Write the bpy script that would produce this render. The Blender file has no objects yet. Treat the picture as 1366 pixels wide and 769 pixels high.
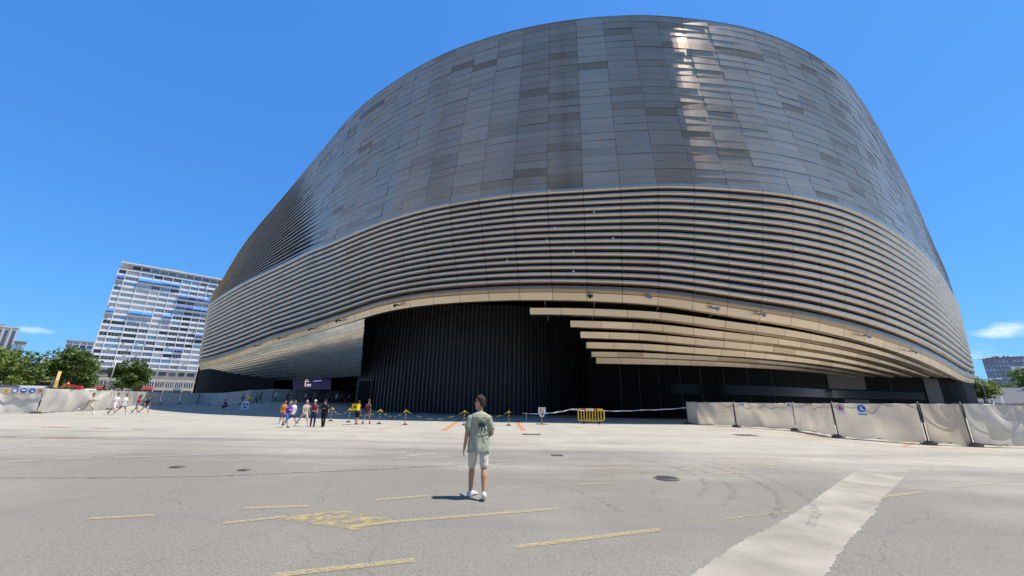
import bpy, bmesh, math, random
import numpy as np
from mathutils import Vector, Matrix, Euler
from mathutils.bvhtree import BVHTree

C = bpy.context.scene.collection
SC = bpy.context.scene
R = math.radians
rnd = random.Random(7)

# ------------------------------------------------------------------ camera
EYE = 1.75
FPX, CX, CY = 510.0, 683.0, 384.5          # focal length and centre of the photograph in its own pixels
PITCH, ROLL = math.atan((534.0 - CY) / FPX), R(0.9)
cF = Vector((0, math.cos(PITCH), math.sin(PITCH)))
cU0 = Vector((0, -math.sin(PITCH), math.cos(PITCH)))
cX0 = Vector((1, 0, 0))
cR = math.cos(ROLL) * cX0 + math.sin(ROLL) * cU0
cU = -math.sin(ROLL) * cX0 + math.cos(ROLL) * cU0
cam_d = bpy.data.cameras.new('camera'); cam = bpy.data.objects.new('camera', cam_d); C.objects.link(cam)
cam.matrix_world = Matrix(((cR.x, cU.x, -cF.x, 0), (cR.y, cU.y, -cF.y, 0), (cR.z, cU.z, -cF.z, EYE), (0, 0, 0, 1)))
cam_d.sensor_width = 36.0; cam_d.lens = 36.0 * FPX / 1366.0
cam_d.clip_start = 0.1; cam_d.clip_end = 9000
SC.camera = cam

# ------------------------------------------------------------------ sky and sun
SUN_EL, SUN_AZ = 67.0, 88.0                # azimuth clockwise from +Y (the view direction): the sun stands to the right
sv = Vector((math.sin(R(SUN_AZ)) * math.cos(R(SUN_EL)), math.cos(R(SUN_AZ)) * math.cos(R(SUN_EL)), math.sin(R(SUN_EL))))
W = bpy.data.worlds.new('World'); SC.world = W; W.use_nodes = True
wn, wl = W.node_tree.nodes, W.node_tree.links
wn.clear()
wo = wn.new('ShaderNodeOutputWorld'); bg = wn.new('ShaderNodeBackground'); sky = wn.new('ShaderNodeTexSky')
sky.sky_type = 'NISHITA'; sky.sun_disc = False
sky.sun_elevation = R(SUN_EL); sky.sun_rotation = R(SUN_AZ)
sky.air_density = 1.0; sky.dust_density = 0.3; sky.ozone_density = 2.2
# deep clear summer blue: one smooth grade of the whole sky, channel by channel
sc3 = wn.new('ShaderNodeSeparateColor'); hsv = wn.new('ShaderNodeCombineColor'); wl.new(sky.outputs[0], sc3.inputs[0])
for ch, (gain, power) in enumerate(((0.44, 0.72), (1.26, 0.58), (3.2, 0.38))):
    pw = wn.new('ShaderNodeMath'); pw.operation = 'POWER'; pw.inputs[1].default_value = power; wl.new(sc3.outputs[ch], pw.inputs[0])
    ml = wn.new('ShaderNodeMath'); ml.operation = 'MULTIPLY'; ml.inputs[1].default_value = gain; wl.new(pw.outputs[0], ml.inputs[0]); wl.new(ml.outputs[0], hsv.inputs[ch])
# a few small fair-weather clouds low over the horizon, all the way round
tc = wn.new('ShaderNodeTexCoord'); sep = wn.new('ShaderNodeSeparateXYZ'); wl.new(tc.outputs['Generated'], sep.inputs[0])
mp = wn.new('ShaderNodeMapping'); mp.inputs['Scale'].default_value = (16, 16, 46); mp.inputs['Location'].default_value = (0.35, 0.1, 0.6)
wl.new(tc.outputs['Generated'], mp.inputs[0])
nz = wn.new('ShaderNodeTexNoise'); nz.inputs['Scale'].default_value = 1.0; nz.inputs['Detail'].default_value = 8; nz.inputs['Roughness'].default_value = 0.55
wl.new(mp.outputs[0], nz.inputs['Vector'])
acc = None
# small cloud banks: azimuth, elevation, half width, half height (degrees), weight
for caz, cel, hw, hh, wt in ((-51.2, 5.6, 1.5, .50, .62), (52.6, 6.9, 2.0, .70, .95), (51.2, 4.9, 2.2, .8, .55), (64, 6, 4, 1.2, .9), (-75, 7, 4, 1.0, .8), (120, 8, 6, 1.3, .9), (-130, 6, 5, 1.2, .8), (175, 7, 6, 1.2, .8)):
    c0 = Vector((math.sin(R(caz)) * math.cos(R(cel)), math.cos(R(caz)) * math.cos(R(cel)), math.sin(R(cel)))); tx = Vector((math.cos(R(caz)), -math.sin(R(caz)), 0)); ty = tx.cross(c0)
    if ty.z < 0: ty = -ty
    comps = []
    for ax_, hw_ in ((tx, hw), (ty, hh)):
        dt = wn.new('ShaderNodeVectorMath'); dt.operation = 'DOT_PRODUCT'; wl.new(tc.outputs['Generated'], dt.inputs[0]); dt.inputs[1].default_value = ax_
        sb = wn.new('ShaderNodeMath'); sb.operation = 'SUBTRACT'; wl.new(dt.outputs['Value'], sb.inputs[0]); sb.inputs[1].default_value = c0.dot(ax_)
        dv = wn.new('ShaderNodeMath'); dv.operation = 'DIVIDE'; wl.new(sb.outputs[0], dv.inputs[0]); dv.inputs[1].default_value = R(hw_)
        sq = wn.new('ShaderNodeMath'); sq.operation = 'POWER'; wl.new(dv.outputs[0], sq.inputs[0]); sq.inputs[1].default_value = 2; comps.append(sq.outputs[0])
    fr_ = wn.new('ShaderNodeVectorMath'); fr_.operation = 'DOT_PRODUCT'; wl.new(tc.outputs['Generated'], fr_.inputs[0]); fr_.inputs[1].default_value = c0
    ad = wn.new('ShaderNodeMath'); ad.operation = 'ADD'; wl.new(comps[0], ad.inputs[0]); wl.new(comps[1], ad.inputs[1])
    mrg = wn.new('ShaderNodeMapRange'); mrg.inputs[1].default_value = 0.0; mrg.inputs[2].default_value = 2.2; mrg.inputs[3].default_value = .62 * wt; mrg.inputs[4].default_value = 0; wl.new(ad.outputs[0], mrg.inputs[0])
    gt = wn.new('ShaderNodeMath'); gt.operation = 'GREATER_THAN'; wl.new(fr_.outputs['Value'], gt.inputs[0]); gt.inputs[1].default_value = 0.5
    ml = wn.new('ShaderNodeMath'); ml.operation = 'MULTIPLY'; wl.new(mrg.outputs[0], ml.inputs[0]); wl.new(gt.outputs[0], ml.inputs[1])
    if acc is None: acc = ml
    else:
        mx_ = wn.new('ShaderNodeMath'); mx_.operation = 'MAXIMUM'; wl.new(acc.outputs[0], mx_.inputs[0]); wl.new(ml.outputs[0], mx_.inputs[1]); acc = mx_
sm_ = wn.new('ShaderNodeMath'); sm_.operation = 'ADD'; wl.new(acc.outputs[0], sm_.inputs[0]); wl.new(nz.outputs['Fac'], sm_.inputs[1])
mu = wn.new('ShaderNodeMapRange'); mu.interpolation_type = 'SMOOTHSTEP'; mu.inputs[1].default_value = .74; mu.inputs[2].default_value = 1.15; wl.new(sm_.outputs[0], mu.inputs[0])
mu2 = wn.new('ShaderNodeMath'); mu2.operation = 'MULTIPLY'; mu2.inputs[1].default_value = 0.55; wl.new(mu.outputs[0], mu2.inputs[0])
mxw = wn.new('ShaderNodeMixRGB'); wl.new(mu2.outputs[0], mxw.inputs[0]); wl.new(hsv.outputs[0], mxw.inputs[1]); mxw.inputs[2].default_value = (8.5, 8.8, 9.2, 1)
wl.new(mxw.outputs[0], bg.inputs['Color']); bg.inputs['Strength'].default_value = 0.11
wl.new(bg.outputs[0], wo.inputs[0])
sd = bpy.data.lights.new('sun', 'SUN'); so = bpy.data.objects.new('sun', sd); C.objects.link(so)
sd.energy = 4.2; sd.angle = R(0.5); sd.color = (1.0, 0.955, 0.88)
so.rotation_euler = (-sv).to_track_quat('-Z', 'Y').to_euler(); so.location = (60, -20, 120)
vs = SC.view_settings
vs.view_transform = 'Standard'; vs.look = 'None'; vs.gamma = 1.0; vs.use_curve_mapping = False; vs.exposure = 0.55

# ------------------------------------------------------------------ pixel helpers (photograph pixels -> points of the world)
def ray(px, py):
    return cF + cR * ((px - CX) / FPX) + cU * ((CY - py) / FPX)
def gp(px, py, z=0.0):
    d = ray(px, py); t = (z - EYE) / d.z
    return Vector((d.x * t, d.y * t, z))
def at(px, py, Y):
    d = ray(px, py); t = Y / d.y
    return Vector((d.x * t, Y, EYE + d.z * t))
def polar(az, r, z=0.0):
    return Vector((r * math.sin(R(az)), r * math.cos(R(az)), z))
def sstep(x, a, b):
    t = min(1.0, max(0.0, (x - a) / (b - a))); return t * t * (3 - 2 * t)
HU = Vector((math.sin(R(51.2)), math.cos(R(51.2)), 0))
def gz(x, y):
    """height of the terrain: a slight rise under the left overhang, a street climbing away on the far right"""
    r = math.hypot(x, y); az = math.degrees(math.atan2(x, y)); z = 0.0
    if -40 < az < -15 and 30 < r < 200:
        z += 0.85 * sstep(az, -36.5, -31) * (1 - sstep(az, -20, -17)) * sstep(r, 42, 74)
    u = x * HU.x + y * HU.y
    if u > 92:
        z += min(0.052 * (u - 92), 11.4) + -min(max(0.0, u - 312) * 0.02, 6.0)
    return z

# ------------------------------------------------------------------ materials
def nodes(name):
    m = bpy.data.materials.new(name); m.use_nodes = True
    nt = m.node_tree; b = nt.nodes['Principled BSDF']
    return m, nt, b
def mat(name, col, rough=0.6, metal=0.0, var=0.0, scale=6.0, bump=0.0, bscale=40.0, spec=0.5, emit=None, es=1.0, trans=0.0, rnd_obj=0.0):
    m, nt, b = nodes(name); n, l = nt.nodes, nt.links
    b.inputs['Roughness'].default_value = rough; b.inputs['Metallic'].default_value = metal
    b.inputs['Specular IOR Level'].default_value = spec
    c = (*col, 1); b.inputs['Base Color'].default_value = c
    tcn = n.new('ShaderNodeTexCoord')
    last = None
    if var > 0:
        t = n.new('ShaderNodeTexNoise'); t.inputs['Scale'].default_value = scale; t.inputs['Detail'].default_value = 5
        l.new(tcn.outputs['Object'], t.inputs['Vector'])
        mr = n.new('ShaderNodeMapRange'); mr.inputs[1].default_value = 0.3; mr.inputs[2].default_value = 0.7
        mr.inputs[3].default_value = 1 - var; mr.inputs[4].default_value = 1 + var
        l.new(t.outputs['Fac'], mr.inputs[0])
        mm = n.new('ShaderNodeMixRGB'); mm.blend_type = 'MULTIPLY'; mm.inputs[0].default_value = 1
        mm.inputs[1].default_value = c; l.new(mr.outputs[0], mm.inputs[2]); last = mm.outputs[0]
    if rnd_obj > 0:
        oi = n.new('ShaderNodeObjectInfo'); mr = n.new('ShaderNodeMapRange'); mr.inputs[3].default_value = 1 - rnd_obj; mr.inputs[4].default_value = 1 + rnd_obj
        l.new(oi.outputs['Random'], mr.inputs[0])
        mm = n.new('ShaderNodeMixRGB'); mm.blend_type = 'MULTIPLY'; mm.inputs[0].default_value = 1
        if last: l.new(last, mm.inputs[1])
        else: mm.inputs[1].default_value = c
        l.new(mr.outputs[0], mm.inputs[2]); last = mm.outputs[0]
    if last: l.new(last, b.inputs['Base Color'])
    if bump > 0:
        t = n.new('ShaderNodeTexNoise'); t.inputs['Scale'].default_value = bscale; t.inputs['Detail'].default_value = 4
        l.new(tcn.outputs['Object'], t.inputs['Vector'])
        bp = n.new('ShaderNodeBump'); bp.inputs['Strength'].default_value = bump; bp.inputs['Distance'].default_value = 0.03
        l.new(t.outputs['Fac'], bp.inputs['Height']); l.new(bp.outputs[0], b.inputs['Normal'])
    if emit:
        b.inputs['Emission Color'].default_value = (*emit, 1); b.inputs['Emission Strength'].default_value = es
    if trans > 0:
        tb = n.new('ShaderNodeBsdfTranslucent'); tb.inputs[0].default_value = c
        if last: l.new(last, tb.inputs[0])
        mx = n.new('ShaderNodeMixShader'); mx.inputs[0].default_value = trans
        l.new(b.outputs[0], mx.inputs[1]); l.new(tb.outputs[0], mx.inputs[2]); l.new(mx.outputs[0], n['Material Output'].inputs[0])
    return m

def metal_mat(name, col, rough, wave=0.0, fold=False, mtl=1.0, aniso=0.0):
    """rolled stainless sheet: per-panel tint from the 'tint' attribute, faint oil-canning"""
    m, nt, b = nodes(name); n, l = nt.nodes, nt.links
    b.inputs['Metallic'].default_value = mtl
    if aniso:                                # brushed along the horizontal: reflections spread vertically
        b.inputs['Anisotropic'].default_value = aniso
        cz_ = n.new('ShaderNodeCombineXYZ'); cz_.inputs[2].default_value = 1.0; l.new(cz_.outputs[0], b.inputs['Tangent'])
    a = n.new('ShaderNodeAttribute'); a.attribute_name = 'tint'
    ramp = n.new('ShaderNodeValToRGB'); el = ramp.color_ramp.elements
    el[0].position = 0.0; el[0].color = (col[0] * 0.60, col[1] * 0.55, col[2] * 0.48, 1)
    el[1].position = 1.0; el[1].color = (col[0] * 1.36, col[1] * 1.38, col[2] * 1.42, 1)
    k = el.new(0.22); k.color = (col[0] * 0.76, col[1] * 0.70, col[2] * 0.62, 1)
    k = el.new(0.48); k.color = (*col, 1)
    l.new(a.outputs['Fac'], ramp.inputs[0])
    tcn = n.new('ShaderNodeTexCoord')
    mpn = n.new('ShaderNodeMapping'); mpn.inputs['Scale'].default_value = (0.09, 0.09, 0.02)
    l.new(tcn.outputs['Object'], mpn.inputs[0])
    t1 = n.new('ShaderNodeTexNoise'); t1.inputs['Scale'].default_value = 1.0; t1.inputs['Detail'].default_value = 3
    l.new(mpn.outputs[0], t1.inputs['Vector'])
    t2 = n.new('ShaderNodeTexNoise'); t2.inputs['Scale'].default_value = 1.3; t2.inputs['Detail'].default_value = 6
    l.new(tcn.outputs['Object'], t2.inputs['Vector'])
    mr = n.new('ShaderNodeMapRange'); mr.inputs[1].default_value = 0.25; mr.inputs[2].default_value = 0.75
    mr.inputs[3].default_value = rough - 0.06; mr.inputs[4].default_value = rough + 0.08
    l.new(t2.outputs['Fac'], mr.inputs[0]); l.new(mr.outputs[0], b.inputs['Roughness'])
    l.new(ramp.outputs[0], b.inputs['Base Color'])
    nrm = None
    if fold:                                  # slow folds of the sheet, in metres
        fa = n.new('ShaderNodeAttribute'); fa.attribute_name = 'fold'
        bf = n.new('ShaderNodeBump'); bf.inputs['Strength'].default_value = 1.0; bf.inputs['Distance'].default_value = 1.0
        l.new(fa.outputs['Fac'], bf.inputs['Height']); nrm = bf.outputs[0]; l.new(nrm, b.inputs['Normal'])
    if wave > 0:
        bp = n.new('ShaderNodeBump'); bp.inputs['Strength'].default_value = 1.0; bp.inputs['Distance'].default_value = wave
        if nrm: l.new(nrm, bp.inputs['Normal'])
        l.new(t1.outputs['Fac'], bp.inputs['Height']); l.new(bp.outputs[0], b.inputs['Normal'])
    return m

M = {}
M['panel'] = metal_mat('clad steel', (0.53, 0.40, 0.285), 0.40, 0.4, True, 0.78, 0.84)
M['louvre'] = metal_mat('bronze louvre steel', (0.62, 0.525, 0.425), 0.36, 0.0, False, 0.84)
M['fascia'] = metal_mat('pale bronze fascia', (0.68, 0.565, 0.43), 0.34, 0.0)
M['soffit'] = metal_mat('soffit steel', (0.78, 0.68, 0.55), 0.36, 0.2)
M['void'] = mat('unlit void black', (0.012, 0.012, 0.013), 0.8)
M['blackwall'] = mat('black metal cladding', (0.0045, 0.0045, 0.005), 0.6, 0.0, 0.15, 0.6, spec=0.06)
M['rib'] = mat('black powder coated rib', (0.060, 0.060, 0.062), 0.42, 0.0, 0.2, 1.0, rnd_obj=0.25)
M['drum'] = mat('black sheet behind ribs', (0.006, 0.006, 0.007), 0.6, 0.0)
M['glassblack'] = mat('black window glass', (0.004, 0.005, 0.006), 0.12, 0.0, spec=0.12)
M['greypanel'] = mat('grey infill panel', (0.05, 0.048, 0.046), 0.5, 0, 0.1, 2)
M['steel'] = mat('galvanised steel', (0.35, 0.35, 0.36), 0.45, 0.7, 0.1, 8)
M['darksteel'] = mat('dark painted steel', (0.07, 0.07, 0.075), 0.5, 0.3, 0.1, 8)
M['white'] = mat('white paint', (0.78, 0.78, 0.77), 0.55, 0, 0.05, 3)
M['black'] = mat('black plastic', (0.02, 0.02, 0.02), 0.5)
M['yellow'] = mat('yellow plastic', (0.78, 0.50, 0.02), 0.45, 0, 0.06, 10)
M['red'] = mat('red paint', (0.55, 0.04, 0.03), 0.5, 0, 0.08, 6)
M['orange'] = mat('orange paint', (0.75, 0.20, 0.04), 0.5, 0, 0.08, 6)
M['blue'] = mat('blue paint', (0.03, 0.12, 0.48), 0.5, 0, 0.05, 6)
M['wood'] = mat('raw timber', (0.36, 0.22, 0.11), 0.8, 0, 0.2, 14)
M['block'] = mat('recycled rubber foot', (0.16, 0.12, 0.10), 0.9, 0, 0.25, 8)

def foliage(name, col):
    m, nt, b = nodes(name); n, l = nt.nodes, nt.links
    a = n.new('ShaderNodeAttribute'); a.attribute_name = 'tint'
    rp = n.new('ShaderNodeValToRGB'); el = rp.color_ramp.elements
    el[0].color = (col[0] * 0.55, col[1] * 0.6, col[2] * 0.6, 1); el[1].color = (col[0] * 1.6, col[1] * 1.35, col[2] * 1.1, 1)
    l.new(a.outputs['Fac'], rp.inputs[0]); l.new(rp.outputs[0], b.inputs['Base Color']); b.inputs['Roughness'].default_value = 0.6
    tb = n.new('ShaderNodeBsdfTranslucent'); l.new(rp.outputs[0], tb.inputs[0])
    mx = n.new('ShaderNodeMixShader'); mx.inputs[0].default_value = 0.35
    l.new(b.outputs[0], mx.inputs[1]); l.new(tb.outputs[0], mx.inputs[2]); l.new(mx.outputs[0], n['Material Output'].inputs[0])
    return m
M['leafA'] = foliage('leaves fresh green', (0.13, 0.20, 0.034))
M['leafB'] = foliage('leaves dark green', (0.088, 0.150, 0.030))
M['bark'] = mat('bark', (0.12, 0.09, 0.065), 0.9, 0, 0.3, 5)

def ground_mat():
    m, nt, b = nodes('asphalt'); n, l = nt.nodes, nt.links
    tcn = n.new('ShaderNodeTexCoord'); P = tcn.outputs['Object']
    def noise(s, d=4, rg=0.55):
        t = n.new('ShaderNodeTexNoise'); t.inputs['Scale'].default_value = s; t.inputs['Detail'].default_value = d; t.inputs['Roughness'].default_value = rg
        l.new(P, t.inputs['Vector']); return t.outputs['Fac']
    def mrange(x, a, c, lo, hi):
        r = n.new('ShaderNodeMapRange'); r.inputs[1].default_value = a; r.inputs[2].default_value = c; r.inputs[3].default_value = lo; r.inputs[4].default_value = hi
        l.new(x, r.inputs[0]); return r.outputs[0]
    def math_(op, x, y):
        r = n.new('ShaderNodeMath'); r.operation = op
        for i, q in enumerate((x, y)):
            if isinstance(q, (int, float)): r.inputs[i].default_value = q
            else: l.new(q, r.inputs[i])
        return r.outputs[0]
    def mix(f, c1, c2, bt='MIX'):
        r = n.new('ShaderNodeMixRGB'); r.blend_type = bt
        for i, q in enumerate((f, c1, c2)):
            if isinstance(q, tuple): r.inputs[i].default_value = (*q, 1)
            elif isinstance(q, (int, float)): r.inputs[i].default_value = q
            else: l.new(q, r.inputs[i])
        return r.outputs[0]
    sp = n.new('ShaderNodeSeparateXYZ'); l.new(P, sp.inputs[0])
    # aggregate speckle
    vo = n.new('ShaderNodeTexVoronoi'); vo.inputs['Scale'].default_value = 75; l.new(P, vo.inputs['Vector'])
    agg = mix(mrange(vo.outputs['Color'], 0.15, 0.95, 0, 1), (0.132, 0.120, 0.101), (0.320, 0.289, 0.235))
    agg = mix(mrange(noise(14, 5, .7), 0.35, 0.7, 0.0, 0.4), agg, (0.27, 0.244, 0.20))
    agg = mix(mrange(noise(0.35, 5), 0.4, 0.65, 0.0, 0.55), agg, (0.27, 0.244, 0.198))
    agg = mix(mrange(noise(38, 3, .8), 0.32, 0.68, 0.0, 1.0), mix(0.45, agg, (0.10, 0.092, 0.08)), mix(0.25, agg, (0.36, 0.33, 0.275)))
    # long streaks of dust swept across the lot
    mp1 = n.new('ShaderNodeMapping'); mp1.inputs['Scale'].default_value = (0.06, 0.5, 1); mp1.inputs['Rotation'].default_value = (0, 0, R(12)); l.new(P, mp1.inputs[0])
    st = n.new('ShaderNodeTexNoise'); st.inputs['Scale'].default_value = 1.0; st.inputs['Detail'].default_value = 7; st.inputs['Roughness'].default_value = 0.62; l.new(mp1.outputs[0], st.inputs['Vector'])
    # dusty worn concrete further out (starts about 12 m from the near edge)
    d = math_('ADD', sp.outputs['Y'], math_('MULTIPLY', sp.outputs['X'], 0.33))
    d = math_('ADD', d, mrange(noise(0.16, 6, .6), 0.3, 0.7, -3.0, 3.0))
    d = math_('ADD', d, mrange(st.outputs['Fac'], 0.3, 0.7, -5.0, 5.0))
    d = math_('ADD', d, math_('MULTIPLY', math_('MAXIMUM', math_('MULTIPLY', sp.outputs['X'], -1.0), 0.0), 0.30))
    dust = mrange(d, 10.5, 21.0, 0.0, 1.0)
    conc = mix(mrange(noise(0.6, 6, .65), 0.35, 0.65, 0, 1), (0.36, 0.326, 0.255), (0.455, 0.412, 0.322))
    conc = mix(mrange(noise(9, 6, .7), 0.3, 0.7, 0.0, 0.35), conc, (0.34, 0.33, 0.295))
    col = mix(dust, agg, conc)
    # dark drips and worn patches
    col = mix(mrange(noise(0.9, 3, .5), 0.66, 0.76, 0.0, 0.35), col, (0.12, 0.112, 0.10))
    col = mix(mrange(noise(0.22, 6, .6), 0.50, 0.68, 0.0, 0.40), col, (0.34, 0.308, 0.25))
    col = mix(mrange(noise(2.2, 5, .7), 0.60, 0.78, 0.0, 0.30), col, (0.15, 0.138, 0.12))
    # faint tyre grime
    mp2 = n.new('ShaderNodeMapping'); mp2.inputs['Scale'].default_value = (0.03, 0.9, 1); mp2.inputs['Rotation'].default_value = (0, 0, R(-7)); l.new(P, mp2.inputs[0])
    s2 = n.new('ShaderNodeTexNoise'); s2.inputs['Scale'].default_value = 1.0; s2.inputs['Detail'].default_value = 6; l.new(mp2.outputs[0], s2.inputs['Vector'])
    col = mix(mrange(s2.outputs['Fac'], 0.56, 0.72, 0.0, 0.42), col, (0.17, 0.165, 0.16))
    # hairline cracks
    vc = n.new('ShaderNodeTexVoronoi'); vc.feature = 'DISTANCE_TO_EDGE'; vc.inputs['Scale'].default_value = 0.23
    wv = n.new('ShaderNodeMixRGB'); wv.blend_type = 'ADD'; wv.inputs[0].default_value = 1.3
    tn = n.new('ShaderNodeTexNoise'); tn.inputs['Scale'].default_value = 0.9; tn.inputs['Detail'].default_value = 6; l.new(P, tn.inputs['Vector'])
    l.new(P, wv.inputs[1]); l.new(tn.outputs['Color'], wv.inputs[2]); l.new(wv.outputs[0], vc.inputs['Vector'])
    ck = mrange(vc.outputs['Distance'], 0.0, 0.0035, 0.38, 0.0)
    col = mix(ck, col, (0.09, 0.088, 0.085))
    l.new(col, b.inputs['Base Color']); b.inputs['Roughness'].default_value = 0.88
    b.inputs['Specular IOR Level'].default_value = 0.25
    bp = n.new('ShaderNodeBump'); bp.inputs['Strength'].default_value = 0.45; bp.inputs['Distance'].default_value = 0.008
    l.new(math_('ADD', vo.outputs['Distance'], noise(30, 4)), bp.inputs['Height']); l.new(bp.outputs[0], b.inputs['Normal'])
    return m
M['ground'] = ground_mat()

def worn_paint(name, col, lo, hi, sc=9.0):
    """paint worn through to what lies below"""
    m, nt, b = nodes(name); n, l = nt.nodes, nt.links
    tcn = n.new('ShaderNodeTexCoord')
    t = n.new('ShaderNodeTexNoise'); t.inputs['Scale'].default_value = sc; t.inputs['Detail'].default_value = 8; t.inputs['Roughness'].default_value = 0.72
    l.new(tcn.outputs['Object'], t.inputs['Vector'])
    r = n.new('ShaderNodeMapRange'); r.inputs[1].default_value = lo; r.inputs[2].default_value = hi; l.new(t.outputs['Fac'], r.inputs[0])
    b.inputs['Base Color'].default_value = (*col, 1); b.inputs['Roughness'].default_value = 0.85
    tr = n.new('ShaderNodeBsdfTransparent'); mx = n.new('ShaderNodeMixShader')
    l.new(r.outputs[0], mx.inputs[0]); l.new(tr.outputs[0], mx.inputs[1]); l.new(b.outputs[0], mx.inputs[2]); l.new(mx.outputs[0], n['Material Output'].inputs[0])
    return m
M['p_yellow'] = worn_paint('worn yellow road paint', (0.50, 0.385, 0.19), 0.30, 0.72, 22)
M['p_yfaint'] = worn_paint('faded yellow road paint', (0.46, 0.36, 0.18), 0.45, 0.68)
M['p_arrow'] = worn_paint('half worn yellow road paint', (0.47, 0.355, 0.17), 0.42, 0.64, 5)
M['p_white'] = worn_paint('worn white road paint', (0.46, 0.43, 0.37), 0.38, 0.70, 5)
M['p_orange'] = worn_paint('orange survey spray', (0.66, 0.27, 0.11), 0.36, 0.60, 6)
M['p_tyre'] = worn_paint('black tyre rubber', (0.10, 0.10, 0.10), 0.47, 0.95, 7)
M['p_tar'] = worn_paint('tar seam', (0.09, 0.088, 0.085), 0.38, 0.60, 6)
M['p_rust'] = worn_paint('rust red edging', (0.40, 0.13, 0.06), 0.35, 0.55, 4)
M['concrete'] = mat('bare patched concrete', (0.335, 0.302, 0.24), 0.9, 0, 0.22, 1.1, 0.35, 30, spec=0.2)
M['iron'] = mat('cast iron', (0.19, 0.178, 0.16), 0.6, 0.4, 0.2, 12)
M['road'] = mat('street asphalt', (0.115, 0.112, 0.108), 0.85, 0, 0.1, 0.3, spec=0.25)
M['tarp'] = mat('beige debris netting', (0.66, 0.575, 0.455), 0.8, 0, 0.18, 0.8, 0.3, 3, trans=0.42, spec=0.2)
M['tarpw'] = mat('whitish debris netting', (0.70, 0.655, 0.575), 0.8, 0, 0.14, 0.9, 0.3, 3, trans=0.32, spec=0.2)
M['skin'] = mat('skin', (0.46, 0.25, 0.165), 0.55, 0, 0.05, 12)

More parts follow.
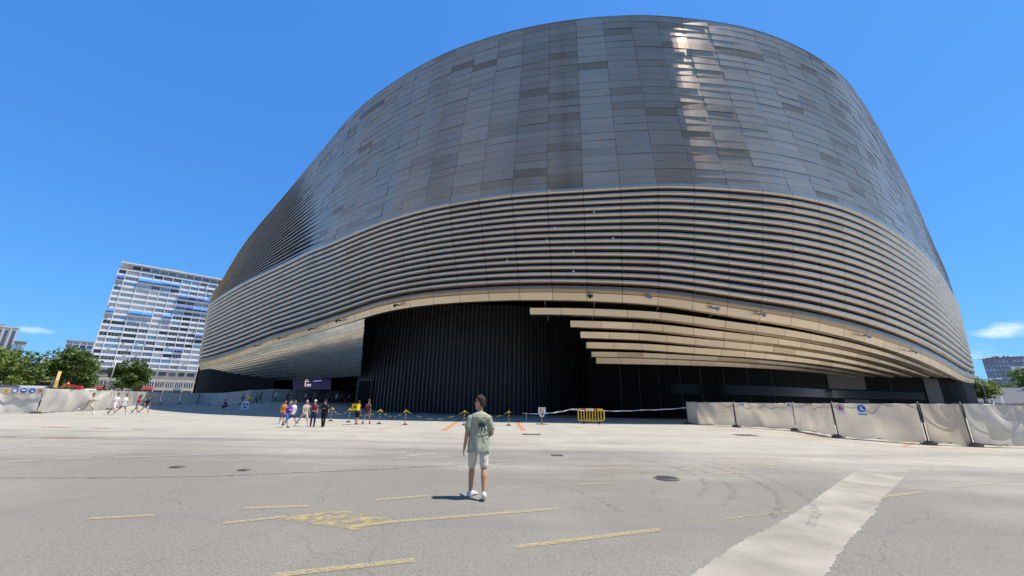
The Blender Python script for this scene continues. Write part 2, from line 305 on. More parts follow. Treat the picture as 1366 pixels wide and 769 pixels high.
# ------------------------------------------------------------------ mesh helpers
class MB:
    def __init__(s): s.v = []; s.f = []; s.t = []; s.m = []; s.w = {}
    def quadstrip(s, rows, tint=0.5, mi=0, fold=None):
        """rows: list of equal-length point lists"""
        b = len(s.v); w = len(rows[0])
        if fold:
            for k, x in enumerate(v for r in fold for v in r): s.w[b + k] = x
        for r in rows: s.v.extend(tuple(p) for p in r)
        for i in range(len(rows) - 1):
            for j in range(w - 1):
                a = b + i * w + j
                s.f.append((a, a + 1, a + w + 1, a + w)); s.t.append(tint); s.m.append(mi)
    def poly(s, pts, tint=0.5, mi=0):
        b = len(s.v); s.v.extend(tuple(p) for p in pts); s.f.append(tuple(range(b, b + len(pts)))); s.t.append(tint); s.m.append(mi)
    def box(s, c, size, rot=0.0, tint=0.5, mi=0, M4=None):
        hx, hy, hz = size[0] / 2, size[1] / 2, size[2] / 2; cs, sn = math.cos(rot), math.sin(rot); b = len(s.v)
        for z in (-hz, hz):
            for x, y in ((-hx, -hy), (hx, -hy), (hx, hy), (-hx, hy)):
                p = Vector((c[0] + x * cs - y * sn, c[1] + x * sn + y * cs, c[2] + z))
                if M4: p = M4 @ p
                s.v.append(tuple(p))
        for q in ((3, 2, 1, 0), (4, 5, 6, 7), (0, 1, 5, 4), (1, 2, 6, 5), (2, 3, 7, 6), (3, 0, 4, 7)):
            s.f.append(tuple(b + i for i in q)); s.t.append(tint); s.m.append(mi)
    def bar(s, p0, p1, w, h, up=(0, 0, 1), tint=0.5, mi=0):
        p0, p1 = Vector(p0), Vector(p1); d = (p1 - p0).normalized(); u = Vector(up)
        if abs(d.dot(u)) > 0.98: u = Vector((1, 0, 0))
        sx = d.cross(u).normalized() * (w / 2); sy = sx.cross(d).normalized() * (h / 2); b = len(s.v)
        for p in (p0, p1):
            for q in (-sx - sy, sx - sy, sx + sy, -sx + sy): s.v.append(tuple(p + q))
        for q in ((3, 2, 1, 0), (4, 5, 6, 7), (0, 1, 5, 4), (1, 2, 6, 5), (2, 3, 7, 6), (3, 0, 4, 7)):
            s.f.append(tuple(b + i for i in q)); s.t.append(tint); s.m.append(mi)
    def tube(s, pts, rad, n=8, tint=0.5, mi=0, cap=True):
        pts = [Vector(p) for p in pts]; rads = rad if isinstance(rad, (list, tuple)) else [rad] * len(pts); b = len(s.v)
        ref = Vector((0, 0, 1)) if abs((pts[-1] - pts[0]).normalized().z) < 0.9 else Vector((1, 0, 0))
        for i, p in enumerate(pts):
            d = (pts[min(i + 1, len(pts) - 1)] - pts[max(i - 1, 0)]).normalized()
            x = d.cross(ref).normalized(); y = d.cross(x)
            for k in range(n):
                a = 2 * math.pi * k / n; s.v.append(tuple(p + (x * math.cos(a) + y * math.sin(a)) * rads[i]))
        for i in range(len(pts) - 1):
            for k in range(n):
                k2 = (k + 1) % n
                s.f.append((b + i * n + k, b + i * n + k2, b + (i + 1) * n + k2, b + (i + 1) * n + k)); s.t.append(tint); s.m.append(mi)
        if cap:
            s.f.append(tuple(b + k for k in range(n))[::-1]); s.t.append(tint); s.m.append(mi)
            e = b + (len(pts) - 1) * n; s.f.append(tuple(e + k for k in range(n))); s.t.append(tint); s.m.append(mi)
    def ellip(s, c, r, nu=12, nv=8, tint=0.5, mi=0, zmin=-1.0):
        rows = []
        for i in range(nv + 1):
            ph = -math.pi / 2 + math.pi * i / nv; zz = max(zmin, math.sin(ph))
            rows.append([(c[0] + r[0] * math.cos(ph) * math.cos(2 * math.pi * j / nu), c[1] + r[1] * math.cos(ph) * math.sin(2 * math.pi * j / nu), c[2] + r[2] * zz) for j in range(nu + 1)])
        s.quadstrip(rows, tint, mi)
    def loft(s, rings, tint=0.5, mi=0, n=14):
        """rings: (centre, rx, ry[, frame]) closed and capped; frame = (X axis, Y axis)"""
        b = len(s.v)
        for rg in rings:
            c = Vector(rg[0]); X, Y = rg[3] if len(rg) > 3 else (Vector((1, 0, 0)), Vector((0, 1, 0)))
            for k in range(n):
                a = 2 * math.pi * k / n; s.v.append(tuple(c + X * (rg[1] * math.cos(a)) + Y * (rg[2] * math.sin(a))))
        for i in range(len(rings) - 1):
            for k in range(n):
                k2 = (k + 1) % n; s.f.append((b + i * n + k, b + i * n + k2, b + (i + 1) * n + k2, b + (i + 1) * n + k)); s.t.append(tint); s.m.append(mi)
        s.f.append(tuple(b + k for k in range(n))[::-1]); s.t.append(tint); s.m.append(mi)
        e = b + (len(rings) - 1) * n; s.f.append(tuple(e + k for k in range(n))); s.t.append(tint); s.m.append(mi)
    def mesh(s, name, mats, smooth=False, tint=False):
        me = bpy.data.meshes.new(name); me.from_pydata(s.v, [], s.f)
        for m in (mats if isinstance(mats, (list, tuple)) else [mats]): me.materials.append(m)
        if any(s.m): me.polygons.foreach_set('material_index', s.m)
        if smooth: me.polygons.foreach_set('use_smooth', [True] * len(s.f))
        if tint:
            a = me.attributes.new('tint', 'FLOAT', 'FACE'); a.data.foreach_set('value', s.t)
        if s.w:
            a = me.attributes.new('fold', 'FLOAT', 'POINT'); a.data.foreach_set('value', [s.w.get(i, 0.0) for i in range(len(s.v))])
        me.update(); return me
    def build(s, name, mats, parent=None, smooth=False, tint=False, loc=None, rz=None):
        return link(name, s.mesh(name, mats, smooth, tint), parent, loc, rz)
def link(name, me, parent=None, loc=None, rz=None):
    o = bpy.data.objects.new(name, me); C.objects.link(o)
    if parent: o.parent = parent
    if loc is not None: o.location = loc
    if rz is not None: o.rotation_euler.z = rz
    return o
def thing(name, label, cat, loc=(0, 0, 0), rz=0.0, group=None):
    o = bpy.data.objects.new(name, None); C.objects.link(o); o.empty_display_size = 0.2
    o.location = loc; o.rotation_euler.z = rz; o['label'] = label; o['category'] = cat; o['kind'] = 'thing'
    if group: o['group'] = group
    return o
def tag(o, label, cat, group=None):
    o['label'] = label; o['category'] = cat; o['kind'] = 'thing'
    if group: o['group'] = group
    return o
def struct(o): o['kind'] = 'structure'; return o

# ------------------------------------------------------------------ setting: ground, street, painted marks
def build_ground():
    rr = [0.0] + list(np.geomspace(2.0, 140, 44)) + list(np.geomspace(160, 6000, 22))
    na = 150; v = [(0, 0, 0)]; f = []
    for r in rr[1:]:
        for k in range(na):
            a = 2 * math.pi * k / na; x, y = r * math.sin(a), r * math.cos(a); v.append((x, y, gz(x, y)))
    for k in range(na): f.append((0, 1 + (k + 1) % na, 1 + k))
    for i in range(len(rr) - 2):
        for k in range(na):
            a = 1 + i * na + k; b2 = 1 + i * na + (k + 1) % na; f.append((a, b2, b2 + na, a + na))
    me = bpy.data.meshes.new('ground'); me.from_pydata(v, [], f); me.materials.append(M['ground'])
    me.polygons.foreach_set('use_smooth', [True] * len(f)); me.update()
    return struct(link('ground', me))
build_ground()

def sheet(name, pts, m, z=0.004, jag=0.0, sub=1, seed=1):
    r_ = random.Random(seed); out = []
    for i, p in enumerate(pts):
        q = pts[(i + 1) % len(pts)]
        for k in range(sub):
            t = k / sub; x = p.x + (q.x - p.x) * t; y = p.y + (q.y - p.y) * t
            out.append((x + r_.uniform(-jag, jag), y + r_.uniform(-jag, jag), gz(x, y) + z))
    me = bpy.data.meshes.new(name); me.from_pydata(out, [], [tuple(range(len(out)))]); me.materials.append(m); me.update()
    if me.polygons[0].normal.z < 0: me.flip_normals()
    return struct(link(name, me))
def stripe(name, pix, width, m, z=0.008):
    P = [gp(*p) for p in pix]; mb = MB(); a, b = [], []
    for i, p in enumerate(P):
        d = (P[min(i + 1, len(P) - 1)] - P[max(i - 1, 0)]).normalized(); n = Vector((-d.y, d.x, 0)) * (width / 2)
        a.append((p.x + n.x, p.y + n.y, gz(p.x, p.y) + z)); b.append((p.x - n.x, p.y - n.y, gz(p.x, p.y) + z))
    mb.quadstrip([b, a]); return struct(mb.build(name, m))

# the light concrete apron and the trench patched with concrete that runs to the camera's right
trench_l = [(905, 778), (953, 747), (994, 719), (1025, 706), (1071, 678), (1112, 648), (1146, 626)]
trench_r = [(1217, 626), (1199, 645), (1178, 665), (1166, 686), (1137, 717), (1117, 745), (1096, 778)]
sheet('concrete_trench_patch', [gp(*p) for p in trench_l + trench_r], M['concrete'], 0.004, 0.022, 16, 3)
apron = [(1146, 626), (1100, 617), (1040, 611), (960, 607), (900, 603), (960, 596), (1100, 602), (1240, 611), (1366, 612), (1430, 616), (1430, 636), (1366, 632), (1290, 629), (1217, 626)]
0 and sheet('concrete_apron', [gp(*p) for p in apron], M['concrete'], 0.004, 0.05, 8, 5)
for p0, p1 in (((118, 693), (206, 688)), ((325, 679), (410, 676)), ((500, 668), (571, 662)), ((686, 731), (881, 707)), ((363, 769), (553, 748)),
               ((297, 699), (381, 690)), ((771, 647), (817, 645)), ((868, 640), (911, 638)), ((953, 633), (994, 631)), ((1176, 664), (1230, 657))):
    stripe('yellow_paint_dash', [p0, p1], 0.115, M['p_yellow'])
stripe('yellow_paint_line', [(461, 704), (533, 696), (640, 688), (747, 679)], 0.12, M['p_yellow'])
sheet('yellow_paint_arrow', [gp(*p) for p in ((372, 694), (418, 685), (470, 682), (466, 690), (505, 690), (536, 696), (472, 707), (430, 701))], M['p_arrow'], 0.006, 0.05, 3, 9)
for p0, p1 in (((768, 622), (840, 620)), ((785, 627), (856, 625)), ((800, 632), (870, 630)), ((905, 628), (925, 627)), ((953, 612), (1048, 613)), ((960, 616), (1048, 617)),
               ((968, 620), (1040, 621)), ((1022, 625), (1040, 626)), ((961, 694), (1053, 683)), ((656, 655), (700, 651)), ((480, 688), (520, 684)), ((1268, 651), (1335, 645))):
    stripe('faded_paint_bar', [p0, p1], 0.10 if p0[1] > 640 else 0.20, M['p_yfaint'])
for pix, w in (([(591, 575), (614, 560)], .35), ([(690, 561), (692, 567), (699, 575)], .35), ([(455, 568), (492, 571)], .25), ([(505, 573), (545, 566)], .2),
               ([(1045, 585), (1117, 588), (1200, 596), (1322, 605)], .16), ([(1050, 581), (1120, 585)], .16), ([(935, 569), (985, 574), (1062, 579), (1112, 587)], .22),
               ([(1205, 596), (1222, 590)], .2), ([(1240, 597), (1330, 602)], .35), ([(760, 570), (775, 571)], .3)):
    stripe('orange_spray_line', pix, w, M['p_orange'])
for pix, w in (([(0, 583), (22, 583)], .22), ([(56, 584), (104, 584)], .24), ([(130, 586), (168, 586)], .18), ([(55, 570), (95, 571)], .3), ([(120, 571), (145, 572)], .3), ([(176, 573), (192, 573)], .25)):
    stripe('rusty_edging', pix, w, M['p_rust'])
stripe('tar_seam', [(0, 584), (60, 585), (170, 586), (300, 585)], 0.10, M['p_tar'], 0.006)
stripe('tar_seam', [(0, 638), (140, 638), (280, 636), (400, 631), (520, 626), (690, 616)], 0.055, M['p_tar'], 0.006)
for pix, w in (([(0, 601), (34, 590)], .45), ([(32, 589), (58, 586)], .45), ([(160, 600), (230, 601), (345, 600)], .12), ([(394, 617), (478, 615)], .11), ([(2, 617), (50, 615)], .28), ([(78, 613), (122, 612)], .28),
               ([(152, 611), (215, 609), (300, 606)], .24), ([(400, 604), (440, 602)], .3), ([(455, 603), (490, 602)], .3), ([(500, 606), (540, 604)], .3), ([(520, 612), (600, 610)], .3), ([(480, 601), (560, 597)], .25), ([(60, 600), (110, 603)], .2), ([(290, 596), (420, 595)], .14), ([(540, 609), (580, 606)], .35)):
    stripe('worn_white_mark', pix, w, M['p_white'], 0.010)
for k in range(4):
    arc = []
    for i in range(15):
        a = R(100 - i * 11); c = gp(770, 628); rr_ = 2.6 + 0.42 * k + (0.25 if k > 1 else 0)
        q = Vector((c.x + math.cos(a) * rr_ * 1.1, c.y + math.sin(a) * rr_ * 1.35, 0)); arc.append(q)
    mb = MB(); mb.quadstrip([[(p.x * 1.0, p.y, 0.012) for p in arc], [(p.x + .13 * math.cos(R(100 - i * 11)), p.y + .13 * math.sin(R(100 - i * 11)), 0.012) for i, p in enumerate(arc)]])
    struct(mb.build('tyre_mark', M['p_tyre']))
stripe('tyre_mark', [(700, 640), (760, 652), (800, 668), (830, 684)], 0.10, M['p_tyre'], 0.014)
stripe('tyre_mark', [(640, 625), (720, 615), (800, 612), (900, 618)], 0.12, M['p_tyre'], 0.016)

def cover(px, py, r, sq, label):
    c = gp(px, py); mb = MB()
    if sq:
        mb.box((0, 0, .006), (r * 2, r * 1.4, .02)); 
        for k in range(-3, 4): mb.box((k * r * .26, 0, .02), (r * .10, r * 1.25, .012))
    else:
        mb.loft([((0, 0, 0), r * 1.12, r * 1.12), ((0, 0, .014), r * 1.12, r * 1.12)], n=28); mb.loft([((0, 0, .015), r, r), ((0, 0, .022), r, r)], n=28)
        for k in range(-3, 4): mb.box((0, k * r * .22, .026), (2 * math.sqrt(max(.01, .8 * r * r - (k * r * .22) ** 2)), r * .07, .008))
    return tag(mb.build('manhole_cover', M['iron'], loc=(c.x, c.y, 0.004)), label, 'manhole cover')
cover(889, 639, .27, False, 'round iron manhole cover set in the asphalt right of the standing man')
cover(743, 608, .20, True, 'small dark square drain cover in the dusty ground right of the man')
cover(709, 580, .5, True, 'grey drain grating in front of the wooden sign post')
cover(994, 581, .55, True, 'grey drain grating in front of the first net fence panel on the right')
cover(236, 624, .13, True, 'small square drain cover alone on the left asphalt')
cover(325, 628, .11, True, 'small square drain cover on the asphalt beside the long tar seam')

# street climbing the hill on the far right, with a kerb and a centre line
def along(u, side): p = HU * u + Vector((HU.y, -HU.x, 0)) * side; return p
mb = MB(); mb.quadstrip([[(*along(u, 9)[:2], gz(*along(u, 9)[:2]) + .03) for u in range(86, 330, 6)], [(*along(u, -8)[:2], gz(*along(u, -8)[:2]) + .03) for u in range(86, 330, 6)]])
struct(mb.build('street', M['road']))
mb = MB(); mb.quadstrip([[(*along(u, .1)[:2], gz(*along(u, .1)[:2]) + .045) for u in range(88, 328, 6)], [(*along(u, -.35)[:2], gz(*along(u, -.35)[:2]) + .045) for u in range(88, 328, 6)]])
struct(mb.build('street_centre_line', M['p_white']))
for side in (-8.2, 9.2):
    mb = MB()
    for u in range(86, 324, 6):
        a, b = along(u, side), along(u + 6, side); mb.bar((a.x, a.y, gz(a.x, a.y) + .03), (b.x, b.y, gz(b.x, b.y) + .03), .35, .22)
    struct(mb.build('kerb', M['concrete']))

# ------------------------------------------------------------------ the stadium
HS = 43.0                                   # roof edge height above the eye
# plan control points: azimuth, distance / HS, then heights / HS of roof edge, louvre top, louvre bottom
CP = [(-38.6, 3.35, .58, .53, .19), (-39.05, 3.0, .595, .53, .186), (-38.4, 2.72, .64, .532, .178), (-37.7, 2.55, .73, .534, .18), (-36.9, 2.4, .80, .541, .185), (-35.9, 2.24, .853, .544, .192),
      (-34.5, 2.05, .90, .543, .205), (-32.7, 1.84, .951, .537, .219), (-31, 1.67, .985, .531, .222), (-29.5, 1.53, 1, .522, .222), (-26.7, 1.302, 1, .49, .221),
      (-23.7, 1.169, 1, .487, .229), (-20, 1.059, 1, .487, .240), (-14.2, .947, 1, .486, .243), (-6.8, .869, 1, .484, .241), (1.7, .823, 1, .481, .237), (11.9, .812, 1, .478, .230),
      (21.1, .838, 1, .482, .221), (25.3, .864, 1, .485, .214), (32.1, .933, 1, .487, .198), (38.6, 1.041, 1, .489, .182), (43.2, 1.184, 1, .491, .164), (45.9, 1.331, 1, .485, .148),
      (47.6, 1.514, 1, .486, .135), (48.9, 1.80, .925, .502, .120), (49.6, 2.12, .85, .512, .110), (50.05, 2.45, .69, .49, .112), (50.3, 2.8, .60, .46, .124),
      (49.8, 3.15, .58, .46, .13), (48, 3.5, .58, .46, .13)]
BACK = [(44, 3.8, .58, .46, .13), (36, 4.1, .58, .46, .13), (22, 4.3, .58, .46, .13), (4, 4.35, .58, .46, .13), (-15, 4.3, .58, .46, .15), (-27, 4.15, .58, .48, .16), (-34, 3.9, .58, .5, .17), (-37.4, 3.65, .58, .52, .18)]
ctrl = [np.array([HS * r * math.sin(R(a)), HS * r * math.cos(R(a)), T, B1, B2]) for a, r, T, B1, B2 in CP + BACK]
NC = len(ctrl)
def cr_spline(p0, p1, p2, p3, t):
    def tj(ti, a, b): return ti + max(1e-6, math.hypot(*(b - a)[:2])) ** 0.5
    t0 = 0; t1 = tj(t0, p0, p1); t2 = tj(t1, p1, p2); t3 = tj(t2, p2, p3); t = t1 + (t2 - t1) * t
    A1 = (t1 - t) / (t1 - t0) * p0 + (t - t0) / (t1 - t0) * p1; A2 = (t2 - t) / (t2 - t1) * p1 + (t - t1) / (t2 - t1) * p2; A3 = (t3 - t) / (t3 - t2) * p2 + (t - t2) / (t3 - t2) * p3
    B1 = (t2 - t) / (t2 - t0) * A1 + (t - t0) / (t2 - t0) * A2; B2 = (t3 - t) / (t3 - t1) * A2 + (t - t1) / (t3 - t1) * A3
    return (t2 - t) / (t2 - t1) * B1 + (t - t1) / (t2 - t1) * B2
SP = []
for i in range(NC):
    for k in range(40): SP.append(cr_spline(ctrl[i - 1], ctrl[i], ctrl[(i + 1) % NC], ctrl[(i + 2) % NC], k / 40))
SP.append(SP[0]); SP = np.array(SP)
# smooth plan and profile a little so reflections run evenly
def smooth_closed(a, n):
    a = a[:-1].copy()
    for _ in range(n): a = 0.25 * np.roll(a, 1, 0) + 0.5 * a + 0.25 * np.roll(a, -1, 0)
    return np.vstack([a, a[:1]])
SP = smooth_closed(SP, 160)
seg = np.hypot(*(SP[1:, :2] - SP[:-1, :2]).T); ARC = np.concatenate([[0], np.cumsum(seg)]); LTOT = ARC[-1]
tan_ = np.gradient(SP[:, :2], axis=0); tan_ /= np.hypot(*tan_.T)[:, None]
NRM = np.stack([tan_[:, 1], -tan_[:, 0]], 1)
AZ = np.degrees(np.arctan2(SP[:, 0], SP[:, 1]))
def q(s):
    s = s % LTOT
    return [float(np.interp(s, ARC, c)) for c in (SP[:, 0], SP[:, 1], SP[:, 2], SP[:, 3], SP[:, 4], NRM[:, 0], NRM[:, 1], AZ)]
def zT(s): return EYE + HS * q(s)[2]
def zB1(s): return EYE + HS * q(s)[3]
def zB2(s): return EYE + HS * q(s)[4]
def pt(s, out, z):
    x, y, _, _, _, nx, ny, _ = q(s); return (x + nx * out, y + ny * out, z)
iF = len(CP) * 40                            # end of the visible front in spline samples
def s_of_az(az):                             # front part, az increases along s between the two ends
    i0, i1 = 40, (len(CP) - 3) * 40
    return float(np.interp(az, AZ[i0:i1], ARC[i0:i1]))
S_L, S_R = float(ARC[0]) + 1.0, float(ARC[(len(CP) - 1) * 40])
S0 = s_of_az(11.6)
PW, NROW, NLOU = 3.66, 24, 16

stad = thing('stadium', 'huge dark stadium clad in curved metal panels and horizontal louvres', 'stadium', (0, 0, 0))
def view_size(p, size):                      # rough size in the photograph, to choose the pieces that show largest
    d = Vector(p) - Vector((0, 0, EYE)); return size / max(1.0, d.length_squared)
def emit_pieces(name, pieces, m, limit, parent):
    """pieces: (score, fn(mb)) -> the largest `limit` become parts of their own, the rest one stuff part"""
    pieces.sort(key=lambda a: -a[0]); rest = MB()
    for i, (sc_, fn) in enumerate(pieces):
        if i < limit:
            mb = MB(); fn(mb); mb.build(name, m, parent, smooth=True, tint=True)
        else: fn(rest)
    if rest.f:
        o = rest.build(name + '_field', m, parent, smooth=True, tint=True); o['kind'] = 'stuff'
def facing(s, z):
    x, y, _, _, _, nx, ny, _ = q(s); d = Vector((-x, -y, EYE - z)).normalized(); return max(0.02, d.x * nx + d.y * ny)
rt = random.Random(11)
BATCH = {}
def tint(j=0, f=0):
    # random batch tone per column; listed columns also get painted bright and dark reflection bands
    c = BATCH.setdefault(j, rt.uniform(-.10, .10)) + {-2: -.16, -1: -.12, 2: -.18, 3: -.14, 0: .10, 1: .04, -4: .08, -3: .04, 6: .10, 5: .08, 9: -.12, 10: -.12}.get(j, 0)
    a = rt.random()
    if a < 0.045: return rt.uniform(0.12, 0.26)
    return min(1, max(.2, (rt.uniform(0.32, 0.44) if a < 0.16 else rt.uniform(0.50, 0.64)) + c * .9))

# upper skin: staggered rows of panels, turning into louvres on the far left
def zrow(s, f): a = zB1(s); return a + (zT(s) - a) * f
# the sheets are not perfectly true: slow folds run down the skin, wider than a column
def _fold():
    u = np.linspace(-40, 40, 3201); g = np.zeros_like(u)
    for c, w, a in ((-9.5, 1.2, .7), (-7.2, .9, -.7), (-5.2, .7, .6), (-3.4, .8, .9), (-1.5, .7, -1.0), (.35, .55, 1.0), (2.3, .8, -1.1), (5.6, 2.0, .45), (10.4, 1.8, -.8), (13.5, 1.2, .7), (-13, 1.5, -.6), (-17, 1.6, .6), (16, 1.5, -.6)):
        g += a * np.exp(-0.5 * ((u - c) / w) ** 2)
    off = -np.cumsum(g) * (u[1] - u[0]) * PW * math.tan(R(11)); win = np.exp(-(u / 17.0) ** 4)
    tr = np.interp(u, [-22, 22], [off[720], off[2480]]); return u, (off - tr) * win
FU, FO = _fold()
def wob(s, f):
    u = (s - S0) / (PW * (1 - 0.165 * f)); return float(np.interp(u, FU, FO)) 
PER = {}
pieces = []
for i in range(NROW):
    f0, f1 = i / NROW, (i + 1) / NROW; fm = (f0 + f1) / 2
    shrink = 1 - 0.165 * fm
    for j in range(-62, 62):
        sa, sb = S0 + PW * j * shrink, S0 + PW * (j + 1) * shrink
        sa, sb = max(sa, S_L), min(sb, S_R)
        if sb - sa < 0.5: continue
        tv = tint(j, fm); smid = (sa + sb) / 2; g = 0.014; sedge = s_of_az(-27.4 - 3.8 * fm)
        def blend(s, e=sedge): return sstep(e - s, 0.0, 15.0)
        bl = blend(sa); k = 2 if bl < 0.003 else 5
        prud = rt.uniform(-0.010, 0.010); tl1, tl2 = rt.gauss(0, .012), .016 + rt.gauss(0, .004)
        def fn(mb, sa=sa, sb=sb, f0=f0, f1=f1, blend=blend, k=k, tv=tv, prud=prud, g=g, tl1=tl1, tl2=tl2):
            ss = [sa + g + (sb - sa - 2 * g) * t / 5 for t in range(6)]; rows = []; fo = []
            for t in range(k):
                tt = t / (k - 1); row = []
                for s in ss:
                    bv = blend(s); gp_ = .50 * bv
                    row.append(pt(s, prud + tl1 * (s - sa) / PW + tl2 * (1 - tt) + .20 * bv * (math.sin(math.pi * (.30 + .62 * tt)) - .35), zrow(s, f0 + (f1 - f0) * (0.008 + gp_ + (0.988 - gp_) * tt))))
                rows.append(row); fo.append([wob(s, f0 + (f1 - f0) * tt) for s in ss])
            mb.quadstrip(rows, tv, 0, fo)
            if k == 2: mb.quadstrip([[pt(ss[0], -.12, zrow(ss[0], f0 + (f1 - f0) * .02)), pt(ss[0], -.12, zrow(ss[0], f1 - (f1 - f0) * .015))], [pt(ss[0], prud, zrow(ss[0], f0 + (f1 - f0) * .02)), pt(ss[0], prud, zrow(ss[0], f1 - (f1 - f0) * .015))]], tv)
        zc = zrow(smid, fm)
        pieces.append((view_size(pt(smid, 0, zc), (sb - sa) * (zrow(smid, f1) - zrow(smid, f0)) * facing(smid, zc)), fn))
emit_pieces('cladding_panel', pieces, M['panel'], 300, stad)

# louvre band
pieces = []; edge_pieces = []
INB2 = 0.7
def louv_z(s, f): a = zB1(s); return a + (zB2(s) - a) * f
for i in range(NLOU):
    f0, f1 = i / NLOU, (i + 1) / NLOU; fm = (f0 + f1) / 2; last = i == NLOU - 1
    shrink = 1 - 0.10 * fm
    for j in range(-62, 62):
        sa, sb = max(S0 + PW * j * shrink, S_L), min(S0 + PW * (j + 1) * shrink, S_R)
        if sb - sa < 0.5: continue
        tv = (rt.uniform(0.48, 0.62) if rt.random() > 0.05 else rt.uniform(0.34, 0.45)) if not last else rt.uniform(0, .08); smid = (sa + sb) / 2
        def fn(mb, sa=sa, sb=sb, f0=f0, f1=f1, tv=tv, last=last, i=i):
            ss = [sa + .02 + (sb - sa - .04) * t / 3 for t in range(4)]; rows = []
            ins = -INB2 * (f0 + f1) / 2; dz = f1 - f0
            if last: prof = [(0.0, -.25), (0.0, 0.0), (0.3, .10), (0.65, .08), (1.0, -.10)]
            else: prof = ([(0.0, .02), (0.08, .17)] if i else [(0.0, .268), (0.08, .268)]) + [(0.19, .268), (0.34, .272), (0.49, .215), (0.61, .10), (0.67, -.08), (0.67, -.40)]
            for t, o_ in prof: rows.append([pt(s, ins + o_, louv_z(s, f0 + dz * t)) for s in ss])
            mb.quadstrip(rows[::-1], tv)
            if not last:                       # end cap darkens the joint
                mb.poly([pt(ss[0], ins + o_, louv_z(ss[0], f0 + dz * t)) for t, o_ in prof], tv * .6)
        zc = louv_z(smid, fm)
        (edge_pieces if last else pieces).append((view_size(pt(smid, 0, zc), (sb - sa) * facing(smid, zc)), fn))
emit_pieces('louvre_segment', pieces, M['louvre'], 300, stad)
emit_pieces('edge_panel', edge_pieces, M['louvre'], 300, stad)

# dark backing behind skin and louvres, the plain rear wall and the roof
ss = np.linspace(S_L, S_R, 220)
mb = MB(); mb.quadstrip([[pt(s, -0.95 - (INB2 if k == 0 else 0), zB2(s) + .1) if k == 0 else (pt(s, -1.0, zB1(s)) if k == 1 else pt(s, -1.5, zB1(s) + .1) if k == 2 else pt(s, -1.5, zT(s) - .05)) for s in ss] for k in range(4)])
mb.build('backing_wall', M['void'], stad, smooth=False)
sbk = np.linspace(S_R, LTOT + S_L, 120)
mb = MB(); mb.quadstrip([[pt(s, -0.05, 0.0) for s in sbk], [pt(s, -0.05, zT(s)) for s in sbk]]); mb.build('rear_wall', M['panel'], stad, smooth=True, tint=True)
sall = np.linspace(0, LTOT, 300)
cxy = np.mean(SP[:, :2], axis=0)
mb = MB(); mb.quadstrip([[pt(s, -1.4, zT(s) + .04) for s in sall], [pt(s, -3.0, zT(s) + .02) for s in sall], [(cxy[0], cxy[1], 34.0) for s in sall]]); mb.build('roof', M['greypanel'], stad)
mb = MB(); mb.quadstrip([[pt(s, 0.03, zT(s) - .02) for s in ss], [pt(s, 0.04, zT(s) + .06) for s in ss], [pt(s, -1.6, zT(s) + .07) for s in ss]]); mb.build('roof_coping', M['fascia'], stad, tint=True)

# fascia strip under the louvres
FH = 0.74
pieces = []
for j in range(-62, 62):
    sa, sb = max(S0 + PW * .9 * j, S_L), min(S0 + PW * .9 * (j + 1), S_R)
    if sb - sa < .5: continue
    tv = rt.uniform(.5, .7)
    def fn(mb, sa=sa, sb=sb, tv=tv):
        s4 = [sa + .02 + (sb - sa - .04) * t / 3 for t in range(4)]
        lo_ = [pt(s, -INB2 - .28, zB2(s) - FH) for s in s4]
        mb.quadstrip([lo_, [pt(s, -INB2 - .02, zB2(s) - .05) for s in s4]], tv); mb.quadstrip([[pt(s, -1.6, zB2(s) - FH + .02) for s in s4], lo_], tv)
    pieces.append((1, fn))
emit_pieces('fascia_panel', pieces, M['fascia'], 300, stad)

# stepped skirt below: blades on the right, closed soffit on the left
INS = 9.5; INL, PWL = 5.2, 2.6
def insf(t): return .24 * t + .76 * t ** PWL
def zB3(s): return 5.9 - 1.25 * (1 - sstep(s, s_of_az(-22), s_of_az(0)))
def skirt(s, qz): a = zB2(s) - .05; return a + (zB3(s) - a) * qz
def find_s(az, ins):                          # s where a point inset by `ins` is seen at azimuth az
    best = None
    for s in np.linspace(s_of_az(-38), s_of_az(49.5), 900):
        x, y, _ = pt(s, -ins, 0); d = abs(math.degrees(math.atan2(x, y)) - az)
        if best is None or d < best[0]: best = (d, s)
    return best[1]
S_DR = find_s(-20.2, 9)
zfrac = [0, .20, .36, .505, .655, .80, .888, 1.0]
starts = [None, 2.8, 8.8, 10.4, 11.1, 11.9, 12.4]
pieces = []
for i in range(1, 7):
    ins = INS * i / 6.0 + INB2; s = find_s(starts[i], ins); wdt = 3.3
    while s < S_R - 1:
        sb = min(s + wdt, S_R)
        tv = rt.uniform(.48, .72) if rt.random() > .06 else .33
        def fn(mb, sa=s, sb=sb, i=i, ins=ins, tv=tv):
            s4 = [sa + .02 + (sb - sa - .04) * t / 3 for t in range(4)]
            top = [skirt(x, zfrac[i]) for x in s4]; pit = [skirt(x, zfrac[i]) - skirt(x, zfrac[i + 1]) for x in s4]
            hh = [min(.62, .90 * (p + .10)) for p in pit]
            lo_, hi_ = [pt(x, -ins - .17, t - h) for x, t, h in zip(s4, top, hh)], [pt(x, -ins + .02, t) for x, t in zip(s4, top)]
            mb.quadstrip([lo_, hi_], tv); mb.quadstrip([[pt(x, -ins - 1.3, t - h + .04) for x, t, h in zip(s4, top, hh)], lo_], tv); mb.quadstrip([hi_, [pt(x, -ins - 1.2, t + .03) for x, t in zip(s4, top)]], tv)
            mb.poly([pt(s4[0], -ins - 1.2, top[0] + .03), pt(s4[0], -ins + .02, top[0]), pt(s4[0], -ins - .22, top[0] - hh[0]), pt(s4[0], -ins - 1.3, top[0] - hh[0] + .04)], tv)
        pieces.append((1, fn)); s = sb
emit_pieces('soffit_blade', pieces, M['fascia'], 300, stad)
pieces = []; NL = 12
